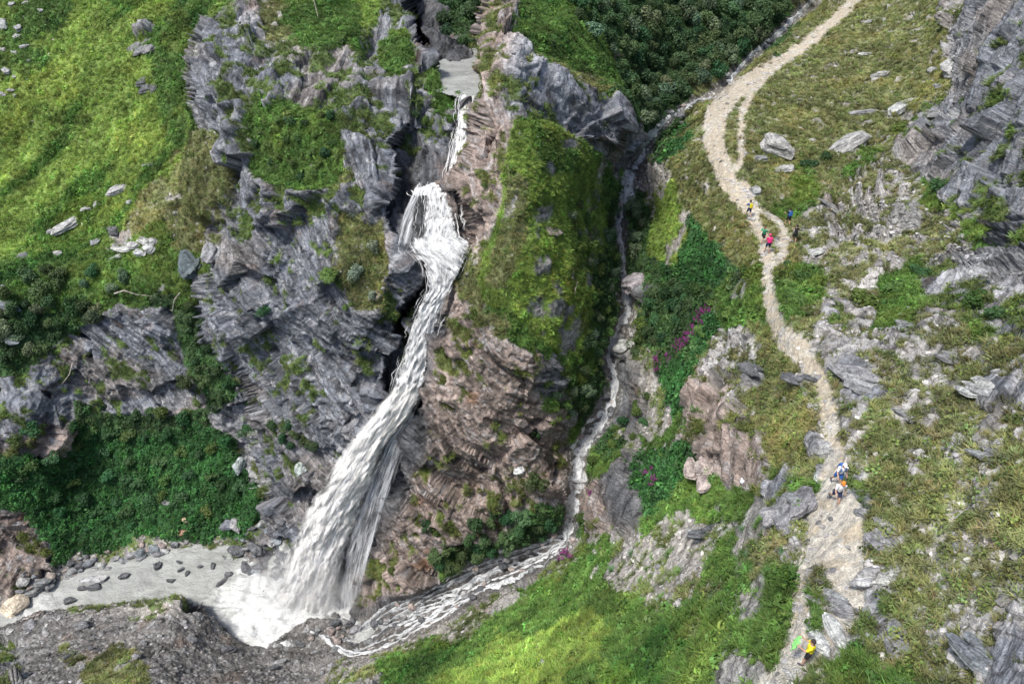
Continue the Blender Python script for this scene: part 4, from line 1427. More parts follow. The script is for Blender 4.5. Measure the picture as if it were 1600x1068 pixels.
def frame_at(px, py, ang, up=0.35):
    """position and axes on the land: X runs along the ground in the picture direction ang (degrees, 0 = right, 90 = up the picture)"""
    p = at(px, py)
    a = math.radians(ang)
    d = at(px + 6 * math.cos(a), py - 6 * math.sin(a)) - at(px - 6 * math.cos(a), py + 6 * math.sin(a))
    z = unit(nrm(px, py) * (1 - up) + np.array([0, 0, 1.0]) * up)
    x = d - z * (d @ z)
    x = unit(x)
    y = np.cross(z, x)
    return p, x, y, z


def place(o, p, x, y, z, sx, sy, sz):
    m = Matrix(((x[0] * sx, y[0] * sy, z[0] * sz, p[0]), (x[1] * sx, y[1] * sy, z[1] * sz, p[1]), (x[2] * sx, y[2] * sy, z[2] * sz, p[2]), (0, 0, 0, 1)))
    o.matrix_world = m


ROCKS = [rock_mesh('boulder', 400 + k, 3, 10, 0.8, 0.05) for k in range(8)]
SLABS = [rock_mesh('slab', 440 + k, 3, 8, 0.42, 0.05) for k in range(7)]
STONES = [rock_mesh('stone', 480 + k, 2, 8, 0.7, 0.05) for k in range(9)]
PALE = (0.33, 0.335, 0.335)
GREY = (0.21, 0.215, 0.225)
DARK = (0.105, 0.11, 0.12)
BLUE = (0.18, 0.20, 0.22)
BEIGE = (0.47, 0.42, 0.33)
RED = (0.36, 0.22, 0.15)
PINK = (0.31, 0.265, 0.25)


def tintj(c, j=0.12):
    k = 1 + random.uniform(-j, j)
    return (*[min(0.8, v * k * (1 + random.uniform(-0.02, 0.02))) for v in c], 1.0)


def boulder(px, py, wpx, hpx, tint, label=None, group=None, ang=0, kind='boulder', mesh=None, tall=0.8, sink=0.25, up=0.35, parent=None, cat='boulder'):
    k = pxm(px, py)
    p, x, y, z = frame_at(px, py, ang, up)
    sx, sy = wpx / k / 2, hpx / k / 2 * 1.15
    sz = min(sx, sy) * tall
    me = mesh or random.choice(ROCKS if kind == 'boulder' else (SLABS if kind == 'slab' else STONES))
    nm = {'boulder': 'boulder', 'slab': 'rock_slab', 'stone': 'stone'}[kind]
    o = link(nm, me)
    o.color = tintj(tint)
    p = p + z * sz * (0.62 - sink * 1.6)
    if up >= 0.9:                                            # standing in the river: break its surface
        p = ray(px, py) * zc_of(py, RIVER_Z + 0.15)
        p[2] += CAMZ
    place(o, p, x, y, z, sx * 1.08, sy * 1.08, sz * 1.2)
    if parent is not None:
        o.parent = parent
    else:
        tag(o, label, cat, group)
        if group:
            note(o, label, px, py)
    return o


# large single boulders, each as the photograph shows it
boulder(1212, 234, 50, 34, PALE, 'big pale angular boulder just right of the narrow side track', None, -12, 'boulder', ROCKS[0], 1.0, 0.1)
boulder(1190, 246, 22, 22, GREY, 'grey block leaning on the left of the big angular boulder', None, 40, 'boulder', ROCKS[5], 0.8)
boulder(1222, 263, 30, 18, PALE, 'pale flat rock below the big angular boulder', None, 15, 'slab', SLABS[1], 0.7)
boulder(1333, 226, 60, 36, PALE, 'widest pale tilted slab boulder on the right hillside meadow', None, 28, 'boulder', ROCKS[3], 0.8, 0.12)
boulder(1376, 120, 22, 16, PALE, 'lone pale boulder high on the right meadow', None, 20, 'boulder', ROCKS[2])
boulder(1352, 177, 50, 13, GREY, 'long low grey slab in the meadow above the widest boulder', None, 8, 'slab', SLABS[0], 1.0)
boulder(1406, 168, 42, 16, PALE, 'pale slanting slab beside the long low slab', None, 28, 'slab', SLABS[3], 0.8)
boulder(1360, 191, 16, 9, GREY, 'small grey block under the long low slab', None, 0, 'stone', STONES[2])
boulder(1351, 83, 22, 10, PALE, 'small pale stone high in the right meadow', None, 10, 'slab', SLABS[2])
boulder(1357, 31, 18, 10, PALE, 'flat pale stone near the top of the right meadow', None, 25, 'slab', SLABS[2])
boulder(1486, 112, 42, 30, PALE, 'big squarish block at the foot of the dark right cliff', None, 30, 'boulder', ROCKS[4], 0.9)
boulder(1500, 88, 30, 22, PALE, 'pale block above the squarish block at the right cliff', None, 60, 'boulder', ROCKS[6], 0.9)
boulder(1508, 124, 16, 26, PALE, 'upright pale shard right of the squarish block', None, 20, 'boulder', ROCKS[1], 0.8)
boulder(1456, 110, 20, 12, PALE, 'small pale block left of the squarish block', None, 10, 'stone', STONES[1])
boulder(1450, 175, 40, 20, GREY, 'grey slanting slab below the squarish block', None, 42, 'slab', SLABS[4], 0.8)
boulder(1470, 135, 26, 10, GREY, 'thin grey slab just under the squarish block', None, 5, 'slab', SLABS[5], 0.8)
boulder(998, 446, 38, 46, (0.30, 0.28, 0.29), 'large smooth grey boulder right of the side stream', None, -50, 'boulder', ROCKS[2], 0.75, 0.15)
boulder(972, 545, 40, 30, PALE, 'pale boulder splitting the side stream', None, 20, 'boulder', ROCKS[7], 0.8, 0.12)
boulder(968, 527, 24, 16, PALE, 'pale rock just above the boulder that splits the stream', None, -30, 'boulder', ROCKS[1], 0.8)
boulder(986, 307, 15, 12, (0.5, 0.53, 0.57), 'small bluish white boulder in the upper side stream', None, -40, 'stone', STONES[0])
boulder(968, 320, 16, 14, PINK, 'pinkish white boulder left of the upper side stream', None, 10, 'stone', STONES[3])
boulder(979, 238, 12, 12, GREY, 'grey stone at the stream below the rock outcrop tip', None, 0, 'stone', STONES[4])
boulder(972, 262, 11, 12, DARK, 'dark stone beside the stream below the outcrop', None, 0, 'stone', STONES[5])
boulder(866, 363, 36, 16, PINK, 'flat pinkish rock in the grass of the middle rib', None, -5, 'slab', SLABS[6], 0.8)
boulder(809, 738, 15, 14, (0.62, 0.64, 0.66), 'lone bright white stone on the reddish rib', None, 30, 'stone', STONES[6], 0.9)
boulder(818, 665, 22, 16, PINK, 'brownish rock at the edge of the rib shrubs', None, 0, 'boulder', ROCKS[5])
boulder(28, 951, 37, 40, BEIGE, 'large rounded beige boulder at the left end of the river', None, 60, 'boulder', ROCKS[7], 1.0, 0.05, 0.8)
boulder(72, 912, 20, 26, GREY, 'tall grey boulder among the bank stones near the beige boulder', None, 70, 'boulder', ROCKS[4], 1.0, 0.1, 0.7)
boulder(51, 927, 20, 16, GREY, 'grey boulder right above the large beige boulder', None, 20, 'boulder', ROCKS[1], 0.9, 0.1, 0.7)
boulder(33, 926, 18, 12, GREY, 'grey boulder left of its twin above the beige boulder', None, 0, 'boulder', ROCKS[2], 0.9, 0.1, 0.7)
boulder(109, 938, 18, 11, DARK, 'dark boulder alone in the river near its left end', None, 20, 'boulder', ROCKS[0], 0.8, 0.0, 0.9)
boulder(144, 905, 34, 13, PALE, 'flat pale boulder standing in the river, longest of them', None, 5, 'slab', SLABS[1], 1.2, -0.1, 0.9)
boulder(149, 917, 20, 11, DARK, 'dark boulder in the river in front of the flat pale one', None, 20, 'boulder', ROCKS[3], 0.8, 0.0, 0.9)
boulder(129, 919, 15, 8, DARK, 'small dark rock in the river left of the flat pale boulder', None, 0, 'stone', STONES[2], 0.9, 0.0, 0.9)
boulder(195, 899, 15, 11, DARK, 'dark rock alone in the middle of the river pool', None, 30, 'boulder', ROCKS[5], 0.9, 0.0, 0.9)
boulder(246, 883, 15, 12, DARK, 'dark rock near the far side of the river pool', None, 35, 'boulder', ROCKS[6], 0.9, 0.0, 0.9)
for (x, y, w_, h_) in ((266, 906, 14, 6), (281, 890, 9, 5), (293, 895, 7, 10), (313, 884, 8, 5), (279, 877, 10, 4), (333, 884, 8, 12), (345, 910, 18, 9), (356, 897, 10, 8)):
    boulder(x, y, w_, h_, DARK, 'small dark rock in the river', 'dark rocks in the river by the cliff', random.uniform(-30, 40), 'stone', None, 0.8, 0.0, 0.9)
boulder(254, 853, 14, 12, PINK, 'pinkish stone on the far river bank', None, 20, 'boulder', ROCKS[2])
boulder(281, 832, 20, 11, RED, 'orange brown slab above the far river bank', None, 25, 'slab', SLABS[3])
boulder(290, 811, 10, 9, (0.5, 0.36, 0.25), 'small orange stone in the green herbs above the river', None, 0, 'stone', STONES[4])
boulder(262, 784, 12, 14, PALE, 'pale stone in the dark green herbs above the river', None, 60, 'stone', STONES[7])
boulder(372, 728, 20, 20, (0.34, 0.38, 0.38), 'greenish grey block at the right edge of the dark hollow', None, -40, 'boulder', ROCKS[0])
boulder(478, 728, 20, 20, (0.34, 0.38, 0.38), 'smooth grey block on the cliff foot left of the waterfall', None, -40, 'boulder', ROCKS[4])

# pale boulders in the top left corner
TL = [(5, 38, 16, 22), (30, 46, 14, 12), (29, 60, 12, 12), (38, 3, 14, 8), (20, 8, 12, 8), (12, 113, 16, 11), (42, 76, 12, 9), (24, 84, 11, 6), (8, 80, 10, 6), (4, 148, 14, 8), (18, 143, 12, 7), (25, 150, 8, 6), (66, 20, 10, 8), (24, 121, 8, 5), (47, 97, 6, 5)]
for (x, y, w_, h_) in TL:
    boulder(x, y, w_, h_, PALE, 'pale boulder in the top left corner', 'pale boulders in the top left corner', random.uniform(-20, 60), 'boulder')
# outcropping rocks on the left meadow
boulder(112, 352, 42, 16, PALE, 'long pale slanting rock low on the left meadow', None, 42, 'slab', SLABS[0], 1.0, 0.15)
boulder(137, 330, 16, 9, PALE, 'small pale stone at the upper end of the slanting rock', None, 30, 'stone', STONES[2])
boulder(151, 319, 14, 10, PALE, 'pale stone between the two slanting meadow rocks', None, 30, 'stone', STONES[3])
boulder(184, 296, 44, 13, PALE, 'upper slanting rock band in the left meadow', None, 32, 'slab', SLABS[3], 1.0, 0.15)
boulder(236, 256, 22, 9, GREY, 'small rock patch high in the left meadow near the ridge', None, 20, 'slab', SLABS[5])
boulder(202, 317, 10, 9, PALE, 'small pale boulder alone below the upper slanting rock', None, 30, 'stone', STONES[1])
boulder(181, 363, 22, 16, DARK, 'dark boulder above the slab heap on the meadow edge', None, 10, 'boulder', ROCKS[3])
boulder(274, 332, 8, 10, PALE, 'tiny upright pale stone by the cliff ridge', None, 70, 'stone', STONES[5])
boulder(80, 365, 10, 11, PALE, 'pale round stone left of the long slanting rock', None, 40, 'stone', STONES[6])
boulder(147, 377, 20, 12, GREY, 'grey stone below the long slanting rock', None, 35, 'boulder', ROCKS[6])
boulder(37, 397, 9, 13, GREY, 'upright grey stone at the lower left meadow edge', None, 80, 'stone', STONES[0])
boulder(91, 397, 14, 9, PALE, 'pale stone in the lower meadow near the left edge', None, 10, 'stone', STONES[4])
for (x, y, w_, h_) in ((194, 391, 34, 11), (214, 386, 26, 14), (228, 378, 20, 12), (238, 388, 18, 14), (222, 396, 20, 10), (186, 400, 22, 7), (243, 377, 12, 10)):
    boulder(x, y, w_, h_, PALE, 'pale slab in the meadow edge heap', 'slab heap on the meadow edge', random.uniform(-5, 30), 'slab', None, 1.0, 0.15)
boulder(300, 422, 42, 34, (0.085, 0.11, 0.12), 'dark blue green slab tilted at the top of the hollow', None, -42, 'slab', SLABS[2], 0.9, 0.1)
boulder(316, 420, 34, 26, (0.10, 0.125, 0.135), 'second dark slab lying against the blue green slab', None, -45, 'slab', SLABS[4], 0.9, 0.1)
boulder(338, 400, 30, 40, GREY, 'tall grey block above the dark tilted slabs', None, -60, 'boulder', ROCKS[1], 0.9, 0.1)
boulder(16, 478, 40, 16, BLUE, 'bluish slab in the scrub at the left edge', None, -20, 'slab', SLABS[5], 0.9)
boulder(14, 524, 34, 14, BLUE, 'lower bluish slab at the left edge of the hollow', None, -38, 'slab', SLABS[1], 0.9)
boulder(3, 452, 12, 9, PALE, 'pale stone cut by the left edge beside the scrub', None, 20, 'stone', STONES[1])

# stones by and on the path
boulder(1281, 1000, 58, 20, (0.44, 0.46, 0.46), 'left of two long parallel stone slabs by the path bend', None, -52, 'slab', SLABS[0], 1.1, 0.05, 0.2)
boulder(1304, 986, 60, 20, (0.46, 0.48, 0.48), 'right of two long parallel stone slabs by the path bend', None, -52, 'slab', SLABS[3], 1.1, 0.05, 0.2)
boulder(1309, 1018, 15, 9, (0.44, 0.46, 0.46), 'small block below the two parallel slabs', None, 10, 'stone', STONES[2])
boulder(1275, 1018, 14, 8, PALE, 'flat stone on the path beside the person in yellow', None, -10, 'slab', SLABS[5], 0.7)
boulder(1232, 1049, 26, 9, PALE, 'flat oval stone on the path at the bottom', None, -22, 'slab', SLABS[1], 0.8)
boulder(1245, 1021, 10, 14, PALE, 'small pale stone on the path left of the person in yellow', None, 60, 'slab', SLABS[2], 0.5)
boulder(1351, 801, 28, 18, GREY, 'dark grey rounded boulder right of the wide path', None, 0, 'boulder', ROCKS[5], 0.8)
boulder(1432, 918, 9, 8, (0.62, 0.64, 0.64), 'white stone in the grass right of the lower path', None, 0, 'stone', STONES[3])
boulder(1484, 946, 11, 8, (0.60, 0.64, 0.64), 'white greenish stone low on the right slope', None, 30, 'stone', STONES[4])
boulder(1478, 937, 8, 7, PINK, 'pinkish stone beside the white greenish stone', None, 60, 'stone', STONES[5])
boulder(1523, 991, 9, 7, (0.6, 0.62, 0.64), 'white stone near the lower right corner', None, 0, 'stone', STONES[6])
boulder(1513, 763, 9, 6, (0.62, 0.64, 0.64), 'white stone high on the right slope', None, 0, 'stone', STONES[1])
boulder(1161, 752, 9, 8, (0.58, 0.61, 0.64), 'white stone below the reddish outcrop left of the path', None, 0, 'stone', STONES[0])
boulder(1402, 970, 12, 8, PINK, 'pale stone right of the lower path slabs', None, 15, 'stone', STONES[7])
boulder(1180, 298, 20, 18, PALE, 'pale triangular rock between path and side track', None, 30, 'boulder', ROCKS[6], 0.7)
boulder(1173, 341, 12, 8, PALE, 'flat pale stone on the path below the runner with yellow pack', None, 0, 'slab', SLABS[4], 0.6)
for k in range(30):
    x, y = random.choice([(random.uniform(770, 1000), random.uniform(960, 1060)), (random.uniform(900, 1120), random.uniform(830, 980)), (random.uniform(1340, 1590), random.uniform(700, 1050))])
    if at(x, y, PATHM[..., None])[0] < 0.1:
        boulder(x, y, random.uniform(6, 13), random.uniform(5, 9), PALE, 'small pale stone in the stony grass', 'pale stones in the grass', random.uniform(0, 180), 'stone')

# river bank boulders: the stone rim of the pool and the dark heap under the cliff
bank = [(30, 915), (60, 905), (95, 890), (140, 875), (180, 865), (230, 855), (290, 848)]


def along(pts, t):
    n_ = len(pts) - 1
    i = min(int(t * n_), n_ - 1)
    f = t * n_ - i
    return pts[i][0] * (1 - f) + pts[i + 1][0] * f, pts[i][1] * (1 - f) + pts[i + 1][1] * f


for k in range(95):
    t = random.random()
    x, y = along(bank, t)
    w_ = random.choice([7, 8, 9, 11, 13, 17])
    boulder(x + random.uniform(-8, 12), y + random.gauss(8, 9), w_, w_ * random.uniform(0.55, 0.85), random.choice([GREY, PALE, GREY, BLUE, DARK, PINK]),
            'rubble stone on the far river bank', 'rubble stones on the far river bank', random.uniform(-20, 40), random.choice(['boulder', 'stone', 'stone']), None, 0.9, 0.1, 0.6)
for k in range(75):
    x, y = random.uniform(330, 452), random.uniform(800, 925)
    if (x - 330) * 0.55 + (y - 800) < 30:
        continue
    w_ = random.choice([8, 10, 12, 15, 20, 24])
    boulder(x, y, w_, w_ * random.uniform(0.5, 0.85), random.choice([DARK, GREY, BLUE, DARK, PALE]),
            'angular rock heaped at the cliff foot', 'rubble at the cliff foot', random.uniform(-50, 50), 'boulder', None, 0.9, 0.12, 0.5)
for k in range(80):
    t = random.random()
    x, y = along([(x, y) for x, y, r in ST_MAIN], t)
    w_ = random.choice([6, 7, 8, 10, 12])
    boulder(x + random.gauss(0, 9), y + random.gauss(0, 9), w_, w_ * random.uniform(0.6, 0.9), random.choice([GREY, PALE, PINK, DARK]),
            'stone in the side stream', 'stones in the side stream', random.uniform(-40, 40), 'stone', None, 0.9, 0.1, 0.6)
for k in range(60):
    x, y = along([(860, 858), (760, 900), (640, 960), (550, 1000), (500, 985)], random.random())
    w_ = random.choice([6, 8, 10, 13])
    boulder(x + random.gauss(0, 14), y + random.gauss(0, 14), w_, w_ * random.uniform(0.55, 0.9), random.choice([DARK, DARK, GREY, PINK]),
            'wet rock in the braided cascade', 'wet rocks of the braided cascade', random.uniform(-10, 40), 'stone', None, 0.9, 0.1, 0.5)
for k in range(46):
    x, y = random.uniform(0, 560), random.uniform(955, 1062)
    if y < 1000 and 60 < x < 470 and y < 948 + abs(x - 200) * 0.12 + 12:
        continue
    w_ = random.choice([7, 9, 11, 14, 20])
    boulder(x, y, w_, w_ * random.uniform(0.5, 0.8), random.choice([GREY, DARK, GREY, PALE]), 'rock on the dark near bank', 'rocks on the near bank', random.uniform(-40, 40), random.choice(['boulder', 'slab', 'stone']), None, 0.9, 0.15, 0.4)
# flat stones set in the footpath are pieces of the path
FP = LANDOBJ['footpath']
for k in range(110):
    L = random.choices([PATH_A, PATH_A, PATH_C, PATH_D, PATH_B])[0]
    i = random.randrange(len(L) - 1)
    f = random.random()
    x0, y0, r0 = [a * (1 - f) + b * f for a, b in zip(L[i], L[i + 1])]
    a = random.choice([-1, 1]) * random.uniform(0.1, 1.0) * r0
    x0 += a
    if not (-10 < y0 < 1075):
        continue
    w_ = random.uniform(6, 13) * (0.8 if y0 < 300 else 1.1)
    boulder(x0, y0, w_, w_ * 0.5, (0.47, 0.46, 0.44), None, None, random.uniform(-25, 25), 'stone', random.choice(SLABS), 0.5, 0.3, 0.3, parent=FP)


def outcrop(px, py, wpx, hpx, ang, n, tint, label, group=None, lean=0.35):
    """layered schist ledge: a pile of slabs, each a part"""
    k = pxm(px, py)
    p, x, y, z = frame_at(px, py, ang, 0.35)
    e = bpy.data.objects.new('rock_ledge', None)
    COL.objects.link(e)
    e.location = p
    tag(e, label, 'rock ledge', group)
    bpy.context.view_layer.update()
    sx, sy = wpx / k / 2, hpx / k / 2
    th_ = sy * 0.55
    for j in range(n):
        o = bpy.data.objects.new('slab', random.choice(SLABS))
        COL.objects.link(o)
        o.color = tintj(tint, 0.2)
        f = j / max(1, n - 1) - 0.5
        a = random.uniform(-0.14, 0.14)
        xx = unit(x * math.cos(a) + y * math.sin(a))
        yy = np.cross(z, xx)
        q_ = p + x * random.uniform(-0.55, 0.55) * sx + y * f * sy * 1.5 + z * (0.05 * th_ + random.uniform(-0.15, 0.2) * th_)
        loc = q_ - p
        sxx, syy, szz = sx * random.uniform(0.45, 0.75), sy * random.uniform(0.45, 0.7), th_ * random.uniform(0.9, 1.5)
        o.parent = e
        o.matrix_parent_inverse = Matrix.Identity(4)
        o.matrix_local = Matrix(((xx[0] * sxx, yy[0] * syy, z[0] * szz, loc[0]), (xx[1] * sxx, yy[1] * syy, z[1] * szz, loc[1]), (xx[2] * sxx, yy[2] * syy, z[2] * szz, loc[2]), (0, 0, 0, 1)))
    return e


outcrop(1243, 800, 90, 66, -30, 8, GREY, 'big overhanging grey ledge on the left edge of the wide path')
outcrop(1186, 582, 62, 18, -3, 4, DARK, 'dark low ledge left of the path bend, the left one of a pair')
outcrop(1256, 596, 60, 18, -8, 4, DARK, 'dark low ledge touching the path bend, the right one of a pair')
outcrop(1350, 600, 92, 48, -8, 7, GREY, 'broad grey ledge right of the path at mid height')
outcrop(1428, 520, 84, 30, -6, 6, GREY, 'grey ledge below the grassy band on the right slope')
outcrop(1425, 555, 60, 20, -4, 4, DARK, 'dark shelf under the grey ledge of the right slope')
outcrop(1548, 622, 100, 34, -12, 6, PALE, 'pale crusted ledge at the right edge, mid height')
outcrop(1490, 560, 44, 18, -10, 4, GREY, 'small ledge left of the pale crusted one')
outcrop(1565, 716, 80, 26, -6, 5, GREY, 'grey ledge at the right edge below the pale crusted one')
outcrop(1385, 840, 56, 44, -30, 6, GREY, 'slanting grey ledge right of the wide path')
outcrop(1503, 845, 56, 44, -30, 6, GREY, 'jagged grey ledge in the middle of the lower right slope')
outcrop(1375, 905, 36, 60, -75, 5, PALE, 'pale upright ledge right of the lower path')
outcrop(1298, 938, 64, 34, -18, 6, GREY, 'grey ledge standing between the two strands of the lower path')
outcrop(1400, 1000, 70, 40, -35, 6, GREY, 'grey ledge right of the two parallel slabs')
outcrop(1290, 700, 40, 30, 0, 5, PALE, 'pale ledge on the left side of the path above the walkers')
outcrop(1150, 600, 60, 34, -10, 5, PINK, 'pinkish ledge left of the dark pair of ledges')
outcrop(1545, 1040, 100, 44, -25, 6, BLUE, 'bluish ledge in the lower right corner')
outcrop(1430, 650, 60, 22, -6, 4, GREY, 'low grey ledge right of the straight part of the path')
outcrop(1480, 700, 50, 18, -8, 4, GREY, 'thin grey ledge in the olive grass right of the walkers')
outcrop(1405, 325, 60, 34, 8, 5, BLUE, 'bluish ledge in the stony slope below the widest boulder')
outcrop(1300, 320, 60, 20, 35, 5, PALE, 'pale slanting ledge right of the hikers')
outcrop(1265, 385, 50, 24, 30, 5, PALE, 'pale rubble ledge below the person in black')
outcrop(855, 560, 60, 26, -28, 5, DARK, 'dark ledge among the grass on the right of the middle rib')
outcrop(1105, 735, 66, 60, -60, 6, PINK, 'reddish brown crag left of the lower path')
outcrop(1110, 830, 36, 60, -85, 5, DARK, 'dark narrow crag under the reddish brown one')
outcrop(225, 70, 40, 36, 60, 5, GREY, 'rock crag in the left meadow near the top')
outcrop(232, 135, 30, 30, 70, 4, DARK, 'darker rock crag below the other one in the left meadow')


# ------------------------------------------------------------------ shrubs, tussocks, flowers, branches
def shrub_mesh(name, seed, leaves=900, lsize=0.085, lobes=6):
    r = random.Random(seed)
    cs = []
    for k in range(lobes):
        a, rr = r.uniform(0, 6.283), r.uniform(0.1, 0.62)
        cs.append((Vector((math.cos(a) * rr, math.sin(a) * rr, r.uniform(0.35, 0.85))), r.uniform(0.28, 0.48)))
    V, Fc, Cc = [], [], []
    for k in range(leaves):
        c, R_ = r.choice(cs)
        d = Vector((r.gauss(0, 1), r.gauss(0, 1), r.gauss(0.25, 1))).normalized()
        p = c + d * R_ * (r.uniform(0.55, 1.12) ** 0.6)
        if p.z < 0.02:
            p.z = r.uniform(0.02, 0.3)
        nv = (d + Vector((r.gauss(0, .5), r.gauss(0, .5), r.gauss(0.4, .5)))).normalized()
        u = nv.orthogonal().normalized()
        u.rotate(Matrix.Rotation(r.uniform(0, 6.283), 3, nv))
        v = nv.cross(u)
        s_ = lsize * r.uniform(0.6, 1.4)
        i0 = len(V)
        for (a, b) in ((-1, 0), (0, -0.55), (1, 0), (0, 0.55)):
            V.append(tuple(p + u * a * s_ + v * b * s_))
        g = r.uniform(0.65, 1.35)
        Cc += [(g, g, g * r.uniform(0.85, 1.15))] * 4
        Fc.append((i0, i0 + 1, i0 + 2, i0 + 3))
    for c, R_ in cs:                                        # stems
        i0 = len(V)
        w_ = 0.018
        for t in (0.0, 0.5, 1.0):
            q_ = Vector((c.x * t, c.y * t, c.z * t))
            for dx, dy in ((-w_, -w_), (w_, -w_), (w_, w_), (-w_, w_)):
                V.append((q_.x + dx, q_.y + dy, q_.z)); Cc.append((1.6, 1.0, 1.0))
        for s_ in range(2):
            for j in range(4):
                Fc.append((i0 + 4 * s_ + j, i0 + 4 * s_ + (j + 1) % 4, i0 + 4 * s_ + 4 + (j + 1) % 4, i0 + 4 * s_ + 4 + j))
    me = raw_mesh(name, V, Fc, MAT_LEAF, smooth=False)
    col_attr(me, 'Leaf', Cc)
    return me


SHRUBS = [shrub_mesh('shrub', 600 + k, 950, 0.082, 5 + k % 4) for k in range(8)]
LOWS = [shrub_mesh('low_shrub', 640 + k, 700, 0.10, 7) for k in range(4)]
G_ALDER = (0.078, 0.130, 0.052)
G_WILLOW = (0.135, 0.185, 0.105)
G_DEEP = (0.040, 0.095, 0.036)
G_FRESH = (0.085, 0.140, 0.035)
G_PALE = (0.22, 0.29, 0.22)


def shrub(px, py, wpx, tint, label, group=None, mesh=None, flat_=1.0, name='shrub', cat='shrub'):
    k = pxm(px, py)
    p = at(px, py)
    n_ = nrm(px, py)
    R_ = wpx / k / 2
    z = unit(n_ * 0.3 + np.array([0, 0, 0.7]))
    a = random.uniform(0, 6.283)
    x = unit(np.cross(z, np.array([math.cos(a), math.sin(a), 0.1])))
    y = np.cross(z, x)
    o = link(name, mesh or random.choice(SHRUBS))
    if mesh in LOWS and name == 'shrub':
        o.name, cat = 'bush', 'bush'
    o.color = tintj(tint, 0.38)
    hj = random.uniform(-0.22, 0.16) if name == 'shrub' else 0.0
    o.color = (o.color[0] * (1 + hj), o.color[1], o.color[2] * (1 - 0.4 * hj), 1)
    p = p - n_ * R_ * 0.12
    place(o, p, x, y, z, R_ * random.uniform(0.8, 1.2), R_ * random.uniform(0.8, 1.2), R_ * flat_ * random.uniform(0.8, 1.45))
    tag(o, label, cat, group)
    if group:
        note(o, label, px, py)
    return o


def thicket(poly, n, wpx, tints, label, group, mind, flat_=1.0, meshes=None, name='shrub', cat='shrub'):
    poly = np.array(poly, float)
    lo, hi = poly.min(0), poly.max(0)
    got = []
    tries = 0
    while len(got) < n and tries < n * 60:
        tries += 1
        x, y = random.uniform(lo[0], hi[0]), random.uniform(lo[1], hi[1])
        if poly_sdf(np.array([x]), np.array([y]), poly)[0] < 0:
            continue
        if any((x - a) ** 2 + (y - b) ** 2 < mind * mind for a, b in got):
            continue
        got.append((x, y))
    got.sort(key=lambda t: t[1])
    for x, y in got:
        shrub(x, y, random.uniform(*wpx), random.choice(tints), label, group, random.choice(meshes) if meshes else None, flat_, name, cat)


thicket([(905, -8), (1262, -8), (1185, 68), (1140, 110), (1085, 140), (1050, 165), (1000, 195), (985, 150), (965, 95), (925, 60), (890, 30)], 118, (28, 46), [G_ALDER, G_ALDER, G_WILLOW, G_DEEP],
        'dark green shrub in the top thicket', 'thicket above the stream', 15)
shrub(1042, 150, 50, G_WILLOW, 'big pale green shrub standing out at the lower edge of the thicket')
shrub(1015, 178, 40, G_ALDER, 'dark green shrub at the stream just below the thicket')
thicket([(888, 330), (915, 310), (962, 300), (962, 480), (945, 540), (935, 600), (895, 670), (850, 655), (905, 560), (925, 480), (905, 420), (890, 375)], 46, (22, 36), [G_ALDER, G_WILLOW, G_WILLOW, G_FRESH],
        'grey green shrub left of the stream', 'shrubs left of the side stream', 14)
thicket([(988, 330), (1012, 345), (1012, 400), (990, 405)], 6, (22, 32), [G_WILLOW], 'grey green shrub right of the upper stream', 'shrubs right of the upper side stream', 13)
thicket([(1005, 470), (1050, 455), (1092, 440), (1090, 480), (1060, 520), (1015, 560), (992, 560), (1000, 510)], 18, (24, 40), [G_ALDER, G_FRESH, G_DEEP], 'dark shrub above the purple flowers', 'shrubs above the purple flowers', 15)
thicket([(985, 625), (1022, 620), (1010, 680), (960, 740), (925, 800), (905, 830), (908, 780), (930, 700)], 16, (20, 32), [G_DEEP, G_FRESH], 'green shrub right of the stream fall', 'shrubs right of the stream fall', 14)
thicket([(668, 885), (700, 850), (760, 815), (800, 808), (868, 828), (840, 848), (760, 872), (700, 895)], 24, (28, 44), [G_DEEP, G_ALDER], 'dark shrub in the rib foot hedge', 'hedge at the rib foot', 14)
shrub(668, 822, 30, G_DEEP, 'dark shrub clinging to the rib rock, left of its neighbours')
shrub(690, 830, 24, G_FRESH, 'light green shrub beside the dark one on the rib rock')
shrub(625, 885, 22, G_FRESH, 'small upright green shrub on the rib rock near the waterfall')
shrub(836, 765, 40, G_ALDER, 'round grey green shrub on the lower right face of the rib')
shrub(852, 690, 26, G_DEEP, 'dark shrub below the rib shrubs by the stream')
thicket([(0, 450), (60, 430), (150, 420), (225, 440), (190, 468), (130, 500), (75, 555), (40, 570), (0, 580)], 28, (24, 42), [G_ALDER, G_DEEP, G_WILLOW], 'dark shrub in the left hollow', 'scrub in the left hollow', 16)
thicket([(280, 470), (325, 480), (350, 545), (392, 610), (395, 650), (340, 655), (300, 600), (290, 540)], 20, (22, 36), [G_DEEP, G_ALDER], 'dark shrub in the cliff gully', 'scrub in the gully by the cliff', 15)
thicket([(15, 660), (120, 640), (200, 625), (300, 650), (385, 670), (385, 760), (340, 800), (240, 812), (80, 825), (20, 770)], 48, (24, 40), [G_DEEP, G_DEEP, (0.03, 0.10, 0.032), G_FRESH], 'low green bush above the river pool', 'bushes above the river pool', 20, 0.6, LOWS)
thicket([(688, -8), (752, -8), (752, 78), (735, 82), (695, 55)], 10, (26, 40), [G_DEEP, G_ALDER], 'dark shrub at the gorge back', 'shrubs at the back of the gorge', 13)
thicket([(640, 160), (700, 150), (705, 190), (670, 215), (640, 200)], 6, (16, 28), [G_FRESH, G_DEEP], 'green shrub below the upper pool', 'shrubs below the upper pool', 12)
thicket([(415, 640), (450, 640), (500, 700), (490, 715), (450, 690)], 7, (20, 30), [G_DEEP, G_ALDER], 'dark shrub in the cliff cleft', 'shrubs in the cliff cleft', 12)
